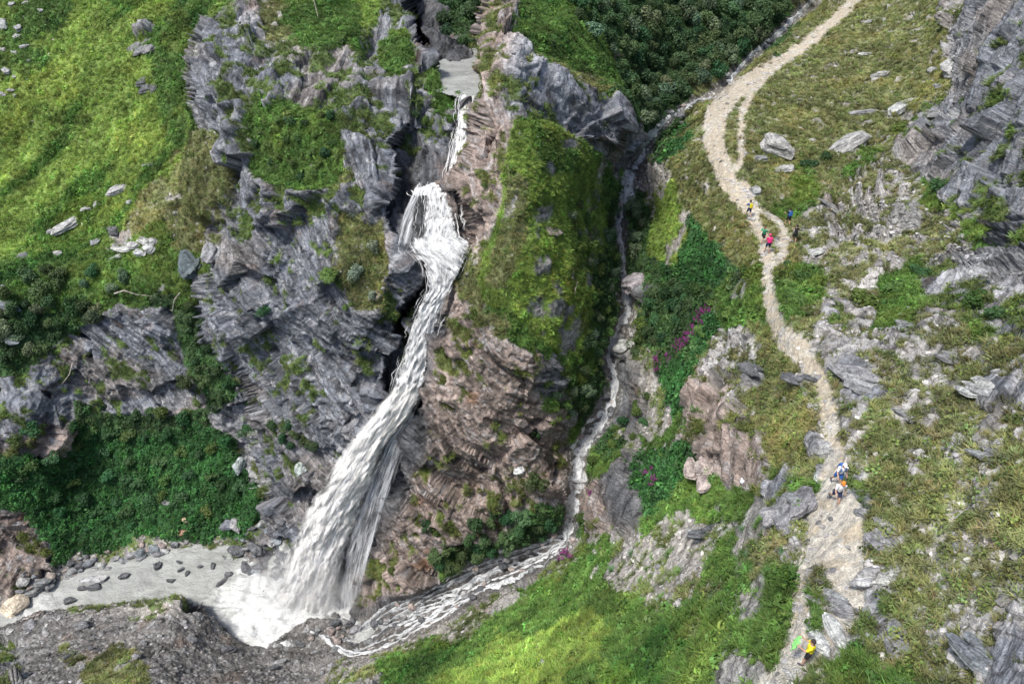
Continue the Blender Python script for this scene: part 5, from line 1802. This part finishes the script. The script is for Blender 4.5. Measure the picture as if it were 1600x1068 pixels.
thicket([(395, 180), (520, 175), (525, 240), (480, 290), (420, 270), (390, 220)], 22, (18, 30), [G_FRESH, G_DEEP], 'low green bush on the cliff meadow', 'shrubs on the cliff meadow', 16, 0.6, LOWS)
shrub(558, 434, 30, G_PALE, 'silvery round shrub lowest on the cliff left of the chute')
shrub(583, 392, 26, G_PALE, 'silvery shrub at the cliff edge beside the chute')
shrub(586, 463, 22, G_PALE, 'silvery small shrub right below the round one on the cliff')
shrub(553, 338, 20, G_PALE, 'silvery shrub high on the cliff above its fellows')
shrub(545, 480, 28, G_FRESH, 'green shrub on the cliff below the silvery ones')
shrub(520, 430, 40, G_FRESH, 'wide green shrub left of the silvery round one', None, LOWS[0], 0.5)
shrub(415, 490, 26, G_DEEP, 'dark shrub under the cliff overhang')
shrub(340, 250, 22, (0.28, 0.20, 0.04), 'yellow brown shrub on the ridge of the cliff', None, LOWS[1], 0.6)
shrub(150, 500, 44, G_WILLOW, 'large grey green shrub in the middle of the left hollow')
for (x, y, w_, lab) in ((1243, 470, 50, 'wide green bush right of the straight upper path'), (1255, 440, 44, 'green bush above the wide bush right of the path'), (1230, 415, 30, 'green bush at the fork of the path'),
                        (1350, 480, 60, 'bright green bush band on the right slope, left part'), (1300, 510, 46, 'green bush just right of the path bend'), (1400, 450, 56, 'green bush band on the right slope, middle part'),
                        (1440, 425, 44, 'green bush left of the big bluish slab'), (1515, 470, 60, 'dark green bush in front of the big bluish slab'), (1555, 490, 46, 'green bush right of the dark one by the bluish slab'),
                        (1400, 205, 44, 'dark green bush right of the widest boulder'), (1262, 258, 44, 'dark green bush between the two great boulders'), (1290, 250, 36, 'low green bush left of the widest boulder'),
                        (1470, 300, 46, 'green bush at the foot of the right cliff'), (1345, 750, 46, 'dark green bush right of the two walkers'), (1325, 730, 22, 'small green bush at the path edge by the walkers'),
                        (1100, 520, 40, 'olive bush left of the path above the dark ledge'), (1140, 490, 44, 'green bush on the shoulder left of the path'), (1105, 575, 24, 'small olive bush below the shoulder')):
    shrub(x, y, w_, random.choice([G_FRESH, G_DEEP, G_FRESH]), lab, None, random.choice(LOWS), 0.45)

# round grass tussocks
TUSS = [blades_mesh('grass_tussock', 130, 0.9, 0.035, 0.95, 0.45, 700 + k, MAT_LEAF, 3) for k in range(3)]
for (x, y, w_) in ((1173, 867, 28), (1190, 848, 24), (1160, 890, 22), (1207, 893, 26), (1215, 878, 24), (1234, 865, 24), (1178, 895, 22), (1145, 893, 20), (985, 862, 20), (955, 888, 20), (1012, 890, 16), (1045, 866, 24), (1060, 892, 20),
                   (1118, 937, 24), (1195, 838, 24), (1130, 880, 18), (1020, 870, 16), (955, 860, 16), (1240, 845, 22), (1150, 850, 22), (1167, 830, 20), (1145, 810, 18), (1190, 812, 20), (1085, 915, 18), (1035, 935, 22), (1000, 905, 18)):
    shrub(x, y, w_, random.choice([(0.10, 0.19, 0.05), (0.08, 0.17, 0.07)]), 'round tussock left of the lower path', 'round tussocks on the stony slope', random.choice(TUSS), 0.8, 'grass_tussock', 'grass tussock')


def flower_mesh(name, seed):
    r = random.Random(seed)
    V, Fc, Cc = [], [], []

    def quad(p, s_, c, nv):
        u = nv.orthogonal().normalized()
        u.rotate(Matrix.Rotation(r.uniform(0, 6.283), 3, nv))
        v = nv.cross(u)
        i0 = len(V)
        for a, b in ((-1, -1), (1, -1), (1, 1), (-1, 1)):
            V.append(tuple(p + u * a * s_ + v * b * s_))
        Cc.extend([c] * 4)
        Fc.append((i0, i0 + 1, i0 + 2, i0 + 3))
    for k in range(9):
        a, rr = r.uniform(0, 6.283), r.uniform(0.0, 0.16)
        b = Vector((math.cos(a) * rr, math.sin(a) * rr, 0))
        h = r.uniform(0.9, 1.5)
        ln_ = Vector((r.gauss(0, .28), r.gauss(0, .28), 1)).normalized()
        for j in range(16):
            t = r.uniform(0.1, 0.62)
            quad(b + ln_ * h * t + Vector((r.gauss(0, .07), r.gauss(0, .07), 0)), 0.055, (0.06, 0.12, 0.04), Vector((r.gauss(0, 1), r.gauss(0, 1), 1)).normalized())
        for j in range(22):
            t = r.uniform(0.6, 1.0)
            g = r.uniform(0.7, 1.3)
            quad(b + ln_ * h * t + Vector((r.gauss(0, .05), r.gauss(0, .05), 0)) * (1.3 - t), 0.045, (0.50 * g, 0.10 * g, 0.42 * g), Vector((r.gauss(0, 1), r.gauss(0, 1), .6)).normalized())
    me = raw_mesh(name, V, Fc, MAT_LEAF, smooth=False)
    col_attr(me, 'Leaf', Cc)
    return me


FLOW = [flower_mesh('flowering_plant', 760 + k) for k in range(4)]
WHITE = (1.0, 1.0, 1.0)


def flowers(poly, n, label, group):
    poly = np.array(poly, float)
    lo, hi = poly.min(0), poly.max(0)
    k = 0
    while k < n:
        x, y = random.uniform(lo[0], hi[0]), random.uniform(lo[1], hi[1])
        if poly_sdf(np.array([x]), np.array([y]), poly)[0] < 0:
            continue
        shrub(x, y, random.uniform(14, 22), WHITE, label, group, random.choice(FLOW), 1.0, 'flowering_plant', 'flowers')
        k += 1


flowers([(1022, 568), (1030, 545), (1060, 530), (1105, 480), (1112, 490), (1085, 530), (1060, 560), (1030, 590)], 34, 'purple flower spike in the big drift', 'purple flower drift by the stream')
flowers([(1008, 742), (1030, 735), (1036, 755), (1020, 772)], 8, 'purple flower spike below the reddish crag', 'purple flowers below the reddish crag')
flowers([(868, 862), (890, 855), (892, 872), (872, 880)], 7, 'purple flower spike under the stream fall', 'purple flowers at the stream fall')
flowers([(905, 770), (930, 750), (935, 765), (912, 790)], 4, 'purple flower spike on the bank right of the stream fall', 'purple flowers on the stream bank')


def branch(pts, r0, label):
    """bare fallen branch: a tapering crooked tube"""
    P = [at(x, y) + nrm(x, y) * h for x, y, h in pts]
    V, Fc = [], []
    n_ = len(P)
    for i, p in enumerate(P):
        d = Vector(P[min(i + 1, n_ - 1)] - P[max(i - 1, 0)]).normalized()
        u = d.orthogonal().normalized()
        v = d.cross(u)
        rr = r0 * (1 - 0.75 * i / (n_ - 1))
        for j in range(6):
            a = j * math.pi / 3
            V.append(tuple(Vector(p) + u * math.cos(a) * rr + v * math.sin(a) * rr))
        if i:
            for j in range(6):
                b = 6 * (i - 1)
                Fc.append((b + j, b + (j + 1) % 6, b + 6 + (j + 1) % 6, b + 6 + j))
    o = link('dead_branch', raw_mesh('dead_branch', V, Fc, MAT_STONE))
    o.color = (0.42, 0.38, 0.34, 1)
    tag(o, label, 'branch')


branch([(186, 458, 1.0), (205, 457, 1.3), (222, 459, 1.2), (242, 461, 0.9)], 0.11, 'bare pale trunk lying across the top of the hollow')
branch([(288, 450, 1.2), (283, 462, 1.4), (278, 478, 1.3), (270, 494, 1.0)], 0.09, 'thin bare branch hanging down right of the lying trunk')
branch([(120, 562, 0.9), (108, 577, 1.1), (96, 590, 1.0), (88, 598, 0.8)], 0.07, 'bare twig slanting down in the left hollow')
branch([(482, 0, 0.2), (488, 8, 1.2), (492, 18, 1.4), (497, 28, 0.3)], 0.12, 'dead trunk lying in the grass on top of the cliff')
branch([(885, 432, 0.5), (888, 442, 0.8), (884, 450, 0.8), (887, 458, 0.6)], 0.07, 'twisted bare branch among the bright grass of the rib')

# ------------------------------------------------------------------ people
SKIN = plain('skin', (0.50, 0.30, 0.21), 0.55)
M_BLACK = plain('black_cloth', (0.018, 0.018, 0.022))
M_NAVY = plain('navy_cloth', (0.02, 0.03, 0.09))
M_YELLOW = plain('yellow_cloth', (0.80, 0.68, 0.02))
M_LIME = plain('lime_cloth', (0.28, 0.75, 0.22))
M_PINK = plain('pink_cloth', (0.80, 0.04, 0.22))
M_WHITE = plain('white_cloth', (0.78, 0.79, 0.82))
M_RED = plain('red_cloth', (0.65, 0.06, 0.08))
M_BLUE = plain('blue_cloth', (0.03, 0.13, 0.42))
M_GREEN = plain('green_cloth', (0.04, 0.32, 0.16))
M_ORANGE = plain('orange_cloth', (0.60, 0.22, 0.03))
M_HAIR = plain('dark_hair', (0.03, 0.02, 0.018))
M_BROWN = plain('brown_hair', (0.12, 0.06, 0.03))
M_SHOE = plain('shoe', (0.06, 0.06, 0.08))
M_METAL = plain('pole_metal', (0.25, 0.25, 0.27), 0.4)


def capsule_mesh(chains, seg=8):
    """union of tapered tubes with round ends; chain = list of (point, radius)"""
    bm = bmesh.new()
    for ch in chains:
        for (p, r0) in ch:
            bmesh.ops.create_icosphere(bm, subdivisions=1, radius=r0, matrix=Matrix.Translation(p))
        for (p, r0), (q_, r1) in zip(ch[:-1], ch[1:]):
            d = Vector(q_) - Vector(p)
            if d.length < 1e-5:
                continue
            m = Matrix.Translation((Vector(p) + Vector(q_)) / 2) @ d.to_track_quat('Z', 'Y').to_matrix().to_4x4()
            bmesh.ops.create_cone(bm, cap_ends=True, segments=seg, radius1=r0, radius2=r1, depth=d.length, matrix=m)
    me = bpy.data.meshes.new('body')
    bm.to_mesh(me)
    bm.free()
    return me


def remeshed(me, vox):
    o = bpy.data.objects.new('tmp', me)
    COL.objects.link(o)
    md = o.modifiers.new('r', 'REMESH')
    md.mode = 'VOXEL'
    md.voxel_size = vox
    sm = o.modifiers.new('s', 'SMOOTH')
    sm.iterations = 3
    sm.factor = 0.5
    dg = bpy.context.evaluated_depsgraph_get()
    dg.update()
    out = bpy.data.meshes.new_from_object(o.evaluated_get(dg))
    bpy.data.objects.remove(o, do_unlink=True)
    return out


def limb(base, ups, dirs):
    """joint positions down a limb: lengths and (forward, side) angles in degrees from straight down"""
    pts = [Vector(base)]
    for L, (fw, sd_) in zip(ups, dirs):
        f, s_ = math.radians(fw), math.radians(sd_)
        pts.append(pts[-1] + Vector((math.sin(s_) * math.cos(f), math.sin(f), -math.cos(f) * math.cos(s_))) * L)
    return pts


def extract(me, sel, offs, mat, name):
    """a garment: the chosen part of the body surface, pushed out a little"""
    bm = bmesh.new()
    bm.from_mesh(me)
    bm.normal_update()
    kill = [f for f in bm.faces if not sel(f.calc_center_median())]
    bmesh.ops.delete(bm, geom=kill, context='FACES')
    for v in bm.verts:
        v.co += v.normal * offs
    m2 = bpy.data.meshes.new(name)
    bm.to_mesh(m2)
    bm.free()
    m2.materials.append(mat)
    m2.polygons.foreach_set('use_smooth', np.ones(len(m2.polygons), bool))
    return m2


def person(px, py, heading, label, shirt, shorts, hair=M_HAIR, legs=((14, 4), (-16, 8)), arms=((-25, 30), (25, 35)), lean=6, pack=None, cap=None, sleeves=True, h=1.72,
           dress=False, poles=False, jacket=None, sleeve_mat=None, long_hair=False):
    k = h / 1.72
    hip = 0.90
    lr = math.radians(lean)

    def tor(z, y=0.0, x=0.0):                                # torso leans forward about the hip
        return Vector((x, y * math.cos(lr) + (z - hip) * math.sin(lr), hip + (z - hip) * math.cos(lr) - y * math.sin(lr)))
    lp = []
    for sgn, (th_, kn) in zip((-1, 1), legs):
        lp.append(limb((sgn * 0.095, 0, hip - 0.02), (0.42, 0.41), ((th_, sgn * 3), (th_ - kn, sgn * 2))))
    low = min(l[-1].z for l in lp) - 0.075
    ap = []
    for sgn, (up_, el) in zip((-1, 1), arms):
        sh = tor(1.40, 0.0, sgn * 0.185)
        ap.append([sh] + limb(sh, (0.29, 0.25), ((up_, sgn * 14), (up_ + el, sgn * 8)))[1:])
    head = tor(1.61, 0.02)
    ch = []
    ch.append([(tor(0.92), 0.135), (tor(1.05), 0.125), (tor(1.2), 0.14), (tor(1.34), 0.135), (tor(1.44), 0.07), (tor(1.5, 0.01), 0.056), (tor(1.55, 0.02), 0.055)])
    ch.append([(tor(1.37, 0, -0.16), 0.07), (tor(1.38), 0.09), (tor(1.37, 0, 0.16), 0.07)])
    ch.append([(tor(0.92, 0, -0.08), 0.115), (tor(0.92, 0, 0.08), 0.115)])
    ch.append([(tor(1.60, 0.01), 0.092), (tor(1.66, 0.0), 0.098), (tor(1.56, 0.05), 0.066)])
    ch.append([(tor(1.60, 0.115), 0.018), (tor(1.625, 0.105), 0.014)])                     # nose
    for sgn in (-1, 1):
        ch.append([(tor(1.60, 0.0, sgn * 0.098), 0.022), (tor(1.63, -0.005, sgn * 0.098), 0.02)])   # ears
    for l in lp:
        ch.append([(l[0], 0.095), ((l[0] + l[1]) / 2, 0.078), (l[1], 0.055), (l[1] * 0.65 + l[2] * 0.35, 0.058), (l[2], 0.036)])
        ft = l[2]
        ch.append([(ft + Vector((0, -0.045, -0.035)), 0.036), (ft + Vector((0, 0.08, -0.04)), 0.034), (ft + Vector((0, 0.16, -0.045)), 0.026)])
    hands = []
    for sgn, a in zip((-1, 1), ap):
        ch.append([(a[0], 0.06), ((a[0] + a[1]) / 2, 0.047), (a[1], 0.04), (a[2], 0.029)])
        d = (a[2] - a[1]).normalized()
        sd_ = d.cross(Vector((0, 1, 0.2))).normalized()
        palm = a[2] + d * 0.08
        ch.append([(a[2], 0.028), (a[2] + d * 0.03, 0.034), (palm, 0.034)])
        for j, (o_, ln_) in enumerate(((-0.03, 0.065), (-0.010, 0.08), (0.010, 0.075), (0.03, 0.06))):
            curl = d.cross(sd_).normalized() * 0.02
            b0 = palm + sd_ * o_
            ch.append([(b0, 0.010), (b0 + d * ln_ * 0.55, 0.009), (b0 + d * ln_ + curl, 0.008)])
        ch.append([(a[2] + d * 0.035 + sd_ * -0.03, 0.011), (a[2] + d * 0.07 + sd_ * -0.062, 0.010), (a[2] + d * 0.10 + sd_ * -0.068, 0.009)])
        hands.append(palm)
    body = remeshed(capsule_mesh(ch), 0.016)
    body.name = 'person'
    body.materials.clear()
    body.materials.append(SKIN)
    body.polygons.foreach_set('use_smooth', np.ones(len(body.polygons), bool))
    o = link('person', body)
    a = math.radians(heading)                                # heading: 0 = away from the camera, 90 = left, 180 = towards it
    o.rotation_euler = (0, 0, a)
    p = at(px, py)
    o.scale = (k, k, k)
    o.location = (p[0], p[1], p[2] - low * k + 0.01)
    tag(o, label, 'person')

    def dseg(p, a, b):
        t = max(0, min(1, (p - a).dot(b - a) / (b - a).length_squared))
        return (p - a - (b - a) * t).length, t

    def add(m2, nm):
        return link(nm, m2, o)
    t_lo, t_hi = tor(0.90), tor(1.46)

    def on_torso(c):
        if c.z > 1.5 * math.cos(lr) + 0.02:
            return False
        darm = min(min(dseg(c, x_[0] * 0.8 + x_[1] * 0.2, x_[1])[0], dseg(c, x_[1], x_[2])[0]) for x_ in ap)
        d, t = dseg(c, t_lo, t_hi)
        loc = (c - t_lo).dot((t_hi - t_lo).normalized())
        if d < 0.20 and -0.02 < loc < 0.54 and (darm > 0.062 or d < 0.12):
            return True
        if sleeves:
            for x_ in ap:
                dd, tt_ = dseg(c, x_[0], x_[1])
                if dd < 0.075 and tt_ < (0.75 if sleeves == True else 1.0):
                    return True
        return False

    def on_shorts(c):
        if (c - tor(0.92)).length < 0.2 and c.z < 0.99:
            return True
        for l in lp:
            d, t = dseg(c, l[0], l[1])
            if d < 0.125 and t < 0.72 and (c - l[2]).length > 0.3:
                if min((c - hh).length for hh in hands) > 0.13:
                    return True
        return False
    add(extract(body, on_torso, 0.014, shirt, 'shirt'), 'dress_top' if dress else 'shirt')
    add(extract(body, on_shorts, 0.018, shorts, 'shorts'), 'skirt' if dress else 'shorts')
    for l in lp:
        add(extract(body, lambda c: (c - l[2]).length < 0.21 and c.z < l[2].z + 0.03, 0.010, M_SHOE, 'shoe'), 'shoe')
    hc = tor(1.62)
    if cap:
        cm = extract(body, lambda c: (c - tor(1.65, -0.01)).length < 0.14 and (c - tor(1.645, 0.03)).z > 0.0, 0.016, cap, 'cap')
        co = add(cm, 'cap')
        bm = bmesh.new()
        bmesh.ops.create_cone(bm, cap_ends=True, segments=14, radius1=0.075, radius2=0.07, depth=0.012, matrix=Matrix.Translation(tor(1.655, 0.11)))
        m2 = bpy.data.meshes.new('peak')
        bm.to_mesh(m2); bm.free()
        m2.materials.append(cap)
        link('peak', m2, o)
    hm = extract(body, lambda c: (c - hc).length < 0.16 and ((c - tor(1.655, 0.03)).z > 0.0 or ((c - tor(1.6, -0.02)).y < 0.0 and c.z > tor(1.52).z)), 0.010, hair, 'hair')
    add(hm, 'hair')
    if long_hair:
        add(_mat(remeshed(capsule_mesh([[(tor(1.63, -0.085), 0.05), (tor(1.50, -0.12), 0.045), (tor(1.38, -0.14), 0.025)]]), 0.015), hair), 'ponytail')
    if pack:
        b = bmesh.new()
        bmesh.ops.create_cube(b, size=1.0)
        bmesh.ops.scale(b, vec=(0.29, 0.15, 0.42), verts=b.verts)
        bmesh.ops.bevel(b, geom=list(b.edges), offset=0.045, segments=3, affect='EDGES')
        bmesh.ops.rotate(b, cent=(0, 0, 0), matrix=Matrix.Rotation(-lr, 3, 'X'), verts=b.verts)
        bmesh.ops.translate(b, vec=tor(1.23, -0.20), verts=b.verts)
        m2 = bpy.data.meshes.new('backpack')
        b.to_mesh(m2); b.free()
        m2.materials.append(pack)
        bp_ = add(m2, 'backpack')
        for sgn in (-1, 1):
            st_ = capsule_mesh([[(tor(1.40, -0.14, sgn * 0.11), 0.022), (tor(1.47, -0.01, sgn * 0.11), 0.022), (tor(1.38, 0.135, sgn * 0.11), 0.022), (tor(1.18, 0.13, sgn * 0.13), 0.02), (tor(1.08, -0.1, sgn * 0.15), 0.02)]], 6)
            link('strap', _mat(st_, pack), bp_)
    if jacket:
        # jacket held out in front of the body
        hd = (hands[0] + hands[1]) / 2
        rows = []
        V, Fc = [], []
        for i in range(9):
            for j in range(7):
                u, v = j / 6 - 0.5, i / 8
                V.append((u * (0.42 + 0.1 * v), hd.y + 0.04 + 0.05 * math.sin(u * 11 + i) + 0.14 * v, hd.z + 0.06 - 0.55 * v))
                if i and j:
                    b = i * 7 + j
                    Fc.append((b - 8, b - 7, b, b - 1))
        m2 = raw_mesh('jacket', np.array(V), np.array(Fc), jacket)
        jo = link('jacket', m2)
        md = jo.modifiers.new('thick', 'SOLIDIFY'); md.thickness = 0.03
        jo.matrix_world = Matrix.Translation(o.location) @ Matrix.Rotation(a, 4, 'Z')
        tag(jo, 'light green jacket held up by the person in yellow', 'jacket')
    if poles:
        for sgn, hd in zip((-1, 1), hands):
            tip = Vector((hd.x + sgn * 0.10, hd.y - 0.25, low))
            pm_ = capsule_mesh([[(hd + (hd - tip).normalized() * 0.08, 0.016), (hd, 0.014)], [(hd, 0.009), (tip, 0.006)]], 6)
            po = link('trekking_pole', _mat(pm_, M_METAL))
            po.matrix_world = Matrix.Translation(o.location) @ Matrix.Rotation(a, 4, 'Z')
            tag(po, ('left' if sgn < 0 else 'right') + '-hand trekking pole of ' + poles, 'trekking pole')
    return o


def _mat(me, m):
    me.materials.clear()
    me.materials.append(m)
    return me


bpy.context.view_layer.update()
person(1253, 1032, 60, 'person in yellow shirt and black shorts standing at the bottom of the path', M_YELLOW, M_BLACK, legs=((6, 6), (-6, 4)), arms=((28, 85), (24, 90)), lean=4, jacket=M_LIME)
person(1300, 782, 172, 'runner in white and red shirt, dark blue shorts and orange cap coming down the path', M_WHITE, M_NAVY, legs=((28, 18), (-14, 30)), arms=((-20, 55), (28, 50)), lean=10, cap=M_ORANGE,
       poles='the runner in the orange cap')
person(1302, 754, 176, 'person in white and blue with red sleeve following the orange cap down the path', M_WHITE, M_BLUE, legs=((20, 14), (-14, 20)), arms=((-10, 45), (25, 45)), lean=10, cap=M_WHITE, pack=M_BLUE, poles='the person in white and blue')
person(1168, 338, 12, 'runner in blue with a bright yellow pack going up the main path', M_BLUE, M_NAVY, legs=((20, 14), (-14, 22)), arms=((30, 50), (-20, 50)), lean=8, pack=M_YELLOW)
person(1229, 353, 8, 'hiker in black with a blue backpack on the side track', M_BLACK, M_BLACK, legs=((16, 12), (-12, 12)), arms=((30, 50), (-15, 30)), lean=8, pack=M_BLUE)
person(1239, 377, 350, 'hiker in a short black dress on the stony side track', M_BLACK, M_BLACK, legs=((14, 10), (-10, 10)), arms=((30, 60), (20, 70)), lean=4, dress=True, sleeves=False, long_hair=True)
person(1197, 393, 5, 'walker in pink with a pink backpack on the main path', M_PINK, M_NAVY, legs=((12, 8), (-10, 10)), arms=((15, 20), (-10, 20)), lean=6, pack=M_PINK, hair=M_BROWN, cap=M_PINK)
person(1190, 378, 130, 'runner in green top and black shorts beside the walker in pink', M_GREEN, M_BLACK, legs=((26, 20), (-24, 40)), arms=((-25, 60), (25, 60)), lean=12, hair=M_BROWN)

name_rows()
